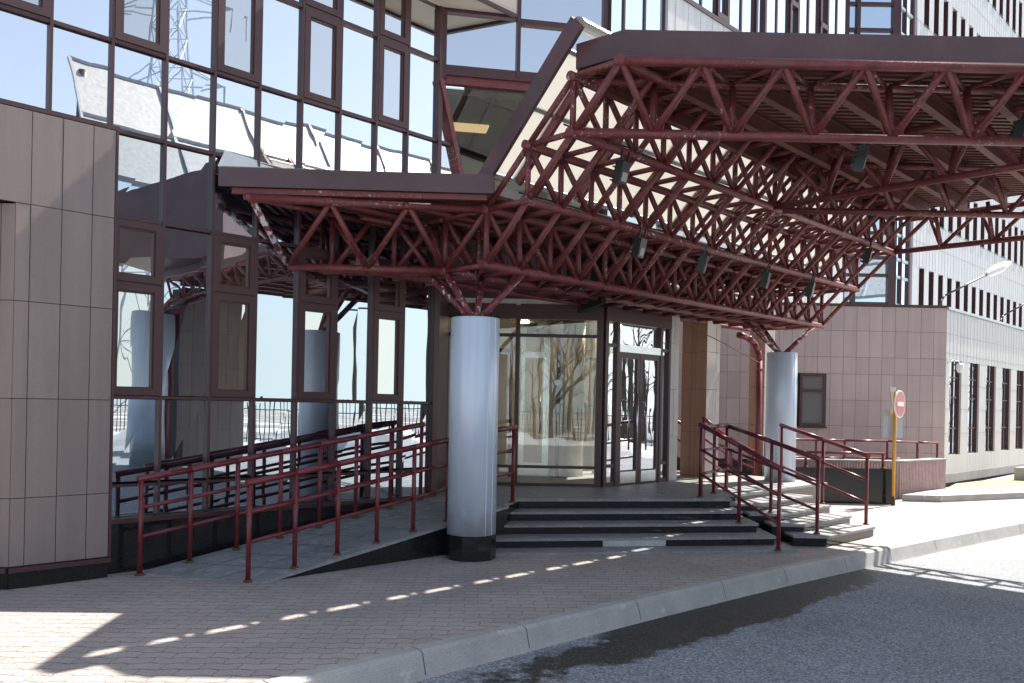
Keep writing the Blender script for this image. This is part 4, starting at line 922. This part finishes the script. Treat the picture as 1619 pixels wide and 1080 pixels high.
for k, (_, a, zb) in enumerate(wl_):
    f = MB(); obox(f, a+.44, a+.469, -.01, .25, zb, zb+1.62); obox(f, a+.001, a+.03, .06, .25, zb, zb+1.62); obox(f, a+.03, a+.44, .10, .25, zb+1.58, zb+1.618); obox(f, a-.02, a+.47, -.03, .0, zb-.03, zb-.002)
    q = MB(); q.poly([o0+D*(a+.03)+N*.2+ZV*zb, o0+D*(a+.44)+N*.2+ZV*zb, o0+D*(a+.44)+N*.2+ZV*(zb+1.6), o0+D*(a+.03)+N*.2+ZV*(zb+1.6)])
    if k < 96:
        wo_ = f.build('window', M['frame'], ob); q.build('pane', M['gdark'], wo_)
    else:
        for src in (f, q):
            n0 = len(rest.v); rest.v += src.v; rest.f += [tuple(n0+i for i in ff) for ff in src.f]
rest.build('window', M['frame'], ob, stuff=True)
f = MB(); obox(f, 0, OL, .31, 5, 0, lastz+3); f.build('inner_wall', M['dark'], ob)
# ------------------------------------------------------------------ low walls, rails and signs on the right
bw = tag(MB().prism([(4.85, 15.0), (6.92, 15.0), (6.92, 15.3), (4.85, 15.3)], -.02, .63).build('granite_wall', M['granite']), 'low black granite wall behind the yellow sign post', 'wall')
rw = thing('plaster_wall', 'ribbed pink plaster ramp wall in front of the pink annex', 'wall', (8, 16.4, 0))
f = MB(); r0, r1 = Vector((5.0, 15.85, 0)), Vector((7.46, 15.95, 0)); r2_ = Vector((8.85, 17.0, 0))
for a, b in ((r0, r1), (r1, r2_)):
    d = (b-a).normalized(); nn = Vector((d.y, -d.x, 0)); L = (b-a).length; f.box(a - nn*.25, b-a, nn*.25, ZV*.70)
    k = int(L/.055)
    for i in range(k): f.tube(a + d*(i+.5)*L/k + ZV*.0, a + d*(i+.5)*L/k + ZV*.69, .02, 6)
f.build('ribbed_face', M['plaster'], rw)
f = MB()
for a, b in ((r0, r1), (r1, r2_)):
    d = (b-a).normalized(); nn = Vector((d.y, -d.x, 0)); f.box(a - nn*.28 + ZV*.702, b-a, nn*.31, ZV*.03)
f.build('coping', M['kerb'], rw)
railing('level red guard rail along the top of the pink ribbed wall', [(4.9, 16.1, .73), (5.9, 16.15, .73), (6.45, 16.15, .73), (7.3, 16.2, .73), (8.15, 16.75, .70), (8.78, 17.2, .68)], (.36, .02), r=.022)
railing('low red guard rail standing on the black granite wall', [(4.95, 15.15, .63), (5.35, 15.15, .63), (6.75, 15.15, .63)], (.27,), r=.022)
sg = thing('road_sign', 'no entry disc on a yellow post with grey sign backs', 'sign', (6.80, 14.82, 0))
MB().tube((6.80, 14.82, 0), (6.80, 14.82, .16), .034, 12).build('post_foot', M['rust'], sg, True)
MB().tube((6.80, 14.82, .16), (6.80, 14.82, 2.02), .031, 12).build('post', M['yellow'], sg, True)
dn = Vector((.36, -.93, 0)).normalized(); ang = math.radians(46); dn = Vector((math.cos(math.radians(-45)), math.sin(math.radians(-45)), 0)); dxv = Vector((-dn.y, dn.x, 0))
def disc(mb, c, r0, r1, th, n=36):
    c = Vector(c); A = [c + dxv*math.cos(2*math.pi*i/n)*r0 + ZV*math.sin(2*math.pi*i/n)*r0 for i in range(n)]; B = [c + dn*th + dxv*math.cos(2*math.pi*i/n)*r1 + ZV*math.sin(2*math.pi*i/n)*r1 for i in range(n)]
    mb.poly(A[::-1]); mb.poly(B)
    for i in range(n): j = (i+1) % n; mb.poly([A[i], A[j], B[j], B[i]])
    return mb
dc = Vector((6.86, 14.80, 1.80))
ds_ = disc(MB(), dc, .245, .245, .02).build('disc', M['signwhite'], sg)
disc(MB(), dc + dn*.021, .222, .222, .003).build('red_face', M['signred'], ds_)
MB().cbox(dc + dn*.028, .30, .075, .004, dxv, ZV, dn).build('white_bar', M['signwhite'], ds_)
f = MB(); f.box((6.62, 14.87, 1.20), (.36, .03, 0), (0, .012, 0), (0, 0, .50)); f.build('square_sign_back', M['galv'], sg)
tn = Vector((.8, .6, 0)); f = MB(); c = Vector((6.78, 14.88, 0)); k0 = [c - tn*.10 + ZV*2.10, c + tn*.12 + ZV*2.10, c + tn*.02 + ZV*1.62]; e = Vector((-.01, .014, 0)); f.poly(k0); f.poly([p+e for p in k0][::-1])
for i in range(3): f.poly([k0[i], k0[(i+1) % 3], k0[(i+1) % 3]+e, k0[i]+e])
f.build('triangular_sign_back', M['galv'], sg)
bn = thing('concrete_bench', 'low pale concrete block by the annex windows', 'bench', an + D*2.8 - N*1.0)
abox(f := MB(), 2.3, 3.6, -1.25, -.8, .12, .42); f.build('seat', M['kerb'], bn); abox(f := MB(), 2.5, 3.4, -1.15, -.9, .05, .118); f.build('foot', M['kerb'], bn)
# the outer support of the high canopy, seen mirrored in the left of the glass wall
oc = thing('canopy_column', 'thick bluish column on the far side of the driveway, mirrored at the left of the glass wall', 'column', (10.7, 1.9, RZ))
MB().lathe((10.7, 1.9, RZ), [(.5, 0), (.5, 4.05)], 36).build('shaft', M['steel'], oc, True)
for e in ((9.9, 2.9), (11.5, 2.6), (10.6, 3.3), (11.9, 2.2)): MB().tube((10.7, 1.9, 3.8), (*e, 4.3), .08, 10).build('strut', M['red'], oc, True)
pr = thing('tiled_pier', 'brown tiled pier beside the thick column across the driveway, mirrored in the glass wall', 'pier', (12.3, 3.2, RZ))
f = MB().box((11.58, 2.35, RZ), (1.35, 1.35, 0), (.5, -.5, 0), (0, 0, 4.9)); f.build('pier_core', M['joint'], pr)
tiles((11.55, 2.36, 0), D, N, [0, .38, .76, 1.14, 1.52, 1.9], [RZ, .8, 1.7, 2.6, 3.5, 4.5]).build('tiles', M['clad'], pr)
gp = thing('downpipe', 'dark downpipe between the thick column and the tiled pier across the driveway', 'pipe', (11.36, 2.2, RZ))
MB().path([(11.36, 2.2, RZ), (11.36, 2.2, 4.0), (11.7, 2.7, 4.6)], .09, 10).build('pipe', M['rail'], gp, True)
# long white sloping roof on posts across the driveway, mirrored in the upper glass
M['gallery'] = plain('gallery_sheet', (.36, .365, .37), .5, streak=.10)
M['galrib'] = plain('gallery_rib', (.30, .32, .35), .5)
ga = thing('roofed_gallery', 'long white sheet roof on posts across the driveway, mirrored in the upper glass', 'gallery', W(20, -12, RZ))
gs0, gs1 = 8.8, 46; ge, gr = (-10.4, 8.3), (-13.3, 12.55)
def gp3(s, k, o=0): return W(s, ge[0] + (gr[0]-ge[0])*k + o*.82, ge[1] + (gr[1]-ge[1])*k + o*.57)
x = gs0
while x < gs1:
    for k0, k1 in ((0, .48), (.5, 1)): q = MB(); q.hexa([gp3(x, k0), gp3(x+3, k0), gp3(x+3, k1), gp3(x, k1), gp3(x, k0, .04), gp3(x+3, k0, .04), gp3(x+3, k1, .04), gp3(x, k1, .04)]); q.build('roof_sheet', M['gallery'], ga)
    MB().beam(gp3(x, 0, .06), gp3(x, 1, .06), .09, .10).build('roof_rib', M['galrib'], ga)
    x += 3.04
for k, h in ((0, .16), (.49, .10), (1, .10)): MB().beam(gp3(gs0, k, .05), gp3(gs1, k, .05), .10, h).build('roof_rail', M['galrib'], ga)
for s in (9.2, 24, 40): MB().tube(W(s, -13.0, RZ), W(s, -13.0, 12.2), .18, 10).build('post', M['wire'], ga, True)
# ------------------------------------------------------------------ across the driveway (seen mirrored in the glass)
def fence(a, b, lab):
    a, b = Vector(a), Vector(b); d = (b-a).normalized(); L = (b-a).length; r = thing('iron_fence', lab, 'fence', a, 'iron fences across the driveway')
    k = 0; x = 0
    while x < L - 2.4:
        f = MB(); p = a + d*x
        f.tube(p + ZV*.25, p + d*2.4 + ZV*.25, .022, 6); f.tube(p + ZV*1.45, p + d*2.4 + ZV*1.45, .022, 6)
        for i in range(14): q = p + d*(.17*i+.08); f.tube(q + ZV*.1, q + ZV*(1.65+.25*math.sin(math.pi*i/13)), .02, 5)
        f.build('fence_panel', M['wire'], r)
        MB().tube(p + ZV*-.2, p + ZV*2.0, .05, 8).build('post', M['wire'], r); x += 2.5
    return r
fence((23, -14, RZ), (23, 27, RZ), 'dark wrought iron fence along the far side of the driveway, mirrored in the glass wall')
fence((-14, -17, RZ), (22, -17, RZ), 'dark wrought iron fence behind the viewer, mirrored in the lobby glass')
def snowbank(name, a, b, w, h, lab):
    a, b = Vector(a), Vector(b); d = (b-a).normalized(); n_ = Vector((-d.y, d.x, 0)); L = (b-a).length; f = MB(); nx = int(L/.5); ny = 9; g = []
    for i in range(nx+1):
        row = []
        for j in range(ny+1):
            y = (j/ny-.5)*2; hh = h*max(0, 1-y*y)*(.55+.45*math.sin(i*.37+math.sin(i*.9))*.8+random.uniform(-.12, .12)) ; row.append(a + d*(L*i/nx) + n_*(y*w/2) + ZV*max(-.05, hh-.05))
        g.append(row)
    for i in range(nx):
        for j in range(ny): f.poly([g[i][j], g[i+1][j], g[i+1][j+1], g[i][j+1]])
    struct(f.build(name, M['snow'], None, True))
snowbank('snow_bank', (20.5, -13, RZ), (20.5, 26, RZ), 3.0, .9, ''); snowbank('snow_bank', (-13, -15, RZ), (21, -15, RZ), 3.0, .8, '')
M['pylon'] = plain('galvanised_lattice', (.36, .43, .52), .5, metal=.1)
py = thing('lattice_pylon', 'tall steel lattice power pylon far across the driveway, mirrored in the upper glass', 'pylon', (57, -17, -.2))
def pyl(z): k = z/46; return 2.7*(1-k)**1.1 + .25
f = MB(); zs_ = [0, 6, 11.5, 16.5, 21, 25, 28.5, 31.5, 34, 36.5, 39, 41.5, 44, 46]
for sx, sy in ((1, 1), (1, -1), (-1, 1), (-1, -1)):
    for z0, z1 in zip(zs_[:-1], zs_[1:]): f.tube((57+sx*pyl(z0), -17+sy*pyl(z0), z0), (57+sx*pyl(z1), -17+sy*pyl(z1), z1), .09, 5)
f.build('legs', M['pylon'], py)
f = MB()
for z0, z1 in zip(zs_[:-1], zs_[1:]):
    c0_ = [(57+sx*pyl(z0), -17+sy*pyl(z0), z0) for sx, sy in ((1, 1), (1, -1), (-1, -1), (-1, 1))]; c1_ = [(57+sx*pyl(z1), -17+sy*pyl(z1), z1) for sx, sy in ((1, 1), (1, -1), (-1, -1), (-1, 1))]
    for i in range(4): j = (i+1) % 4; f.tube(c0_[i], c1_[j], .045, 4); f.tube(c0_[j], c1_[i], .045, 4); f.tube(c1_[i], c1_[j], .045, 4)
f.build('bracing', M['pylon'], py)
for z, w in ((27, 4.5), (33, 5.5), (39, 3.6)):
    f = MB()
    for s in (1, -1):
        for e in (1, -1): f.tube((57+e*pyl(z)*.9, -17+s*pyl(z), z), (57, -17+s*w, z+.3), .08, 4); f.tube((57+e*pyl(z+2)*.9, -17+s*pyl(z+2), z+2), (57, -17+s*w, z+.3), .07, 4)
        f.tube((57, -17+s*w, z+.3), (57, -17+s*w, z-1.6), .07, 5)
    f.build('cross_arm', M['pylon'], py)
up_ = thing('utility_pole', 'wooden utility pole with short cross arms across the driveway', 'pole', (40, 2, -.2)); MB().tube((40, 2, -.2), (40, 2, 9), .16, 8, .11).build('pole', M['bark'], up_)
f = MB(); f.beam((40, 1, 8.3), (40, 3, 8.3), .1, .1); f.beam((40, 1.2, 7.4), (40, 2.8, 7.4), .1, .1); f.build('cross_arm', M['bark'], up_)
def tree(x, y, h, lab, seed):
    rnd = random.Random(seed); r = thing('bare_tree', lab, 'tree', (x, y, RZ), 'bare trees across the driveway'); tr = MB(); cr = MB()
    def grow(p, d, L, rad, lev):
        q = p + d*L; (tr if lev == 0 else cr).tube(p, q, rad, 6 if lev < 2 else 4, rad*.65, caps=False)
        if lev < 5:
            for i in range(3 if lev else 4):
                e = (d + Vector((rnd.uniform(-.8, .8), rnd.uniform(-.8, .8), rnd.uniform(-.1, .5)))).normalized(); grow(p + d*L*rnd.uniform(.6, 1), e, L*rnd.uniform(.6, .8), rad*.55, lev+1)
    grow(Vector((x, y, RZ)), ZV, h*.32, h*.022, 0); tr.build('trunk', M['bark'], r, True); cr.build('crown', M['bark'], r)
for i, (x, y, h) in enumerate(((27, 13, 7), (29, 22, 8), (2, -21, 8), (-5, -22, 7), (9, -20, 9))):
    tree(x, y, h, ('bare tree behind the fence across the driveway', 'taller bare tree at the far end of the driveway fence', 'bare tree behind the fence at the viewer\'s back', 'smallest bare tree behind the viewer\'s back', 'tallest bare tree behind the viewer\'s back')[i], i)

def wood(pts, h, name):
    f = MB(); rnd = random.Random(5)
    for a, b in zip(pts[:-1], pts[1:]):
        a, b = Vector((*a, RZ)), Vector((*b, RZ)); d = (b-a).normalized(); L = (b-a).length; n_ = Vector((-d.y, d.x, 0)); k = int(L/.55)
        for i in range(k):
            p = a + d*(L*(i+rnd.random())/k) + n_*rnd.uniform(-5, 5); hh = h*rnd.uniform(.55, 1.1)
            f.tube(p, p + Vector((rnd.uniform(-.2, .2), rnd.uniform(-.2, .2), hh)), .11, 4, .03, caps=False)
            for m in range(7):
                q = p + ZV*hh*rnd.uniform(.3, .95); e = q + Vector((rnd.uniform(-1, 1), rnd.uniform(-1, 1), rnd.uniform(.4, 1.2)))*1.1; f.tube(q, e, .045, 3, .012, caps=False)
    o = f.build(name, M['bark']); o['kind'] = 'stuff'
wood([(34, 14), (40, 32), (20, 60)], 6.5, 'far_wood'); wood([(-30, -34), (30, -36)], 7.5, 'far_wood')
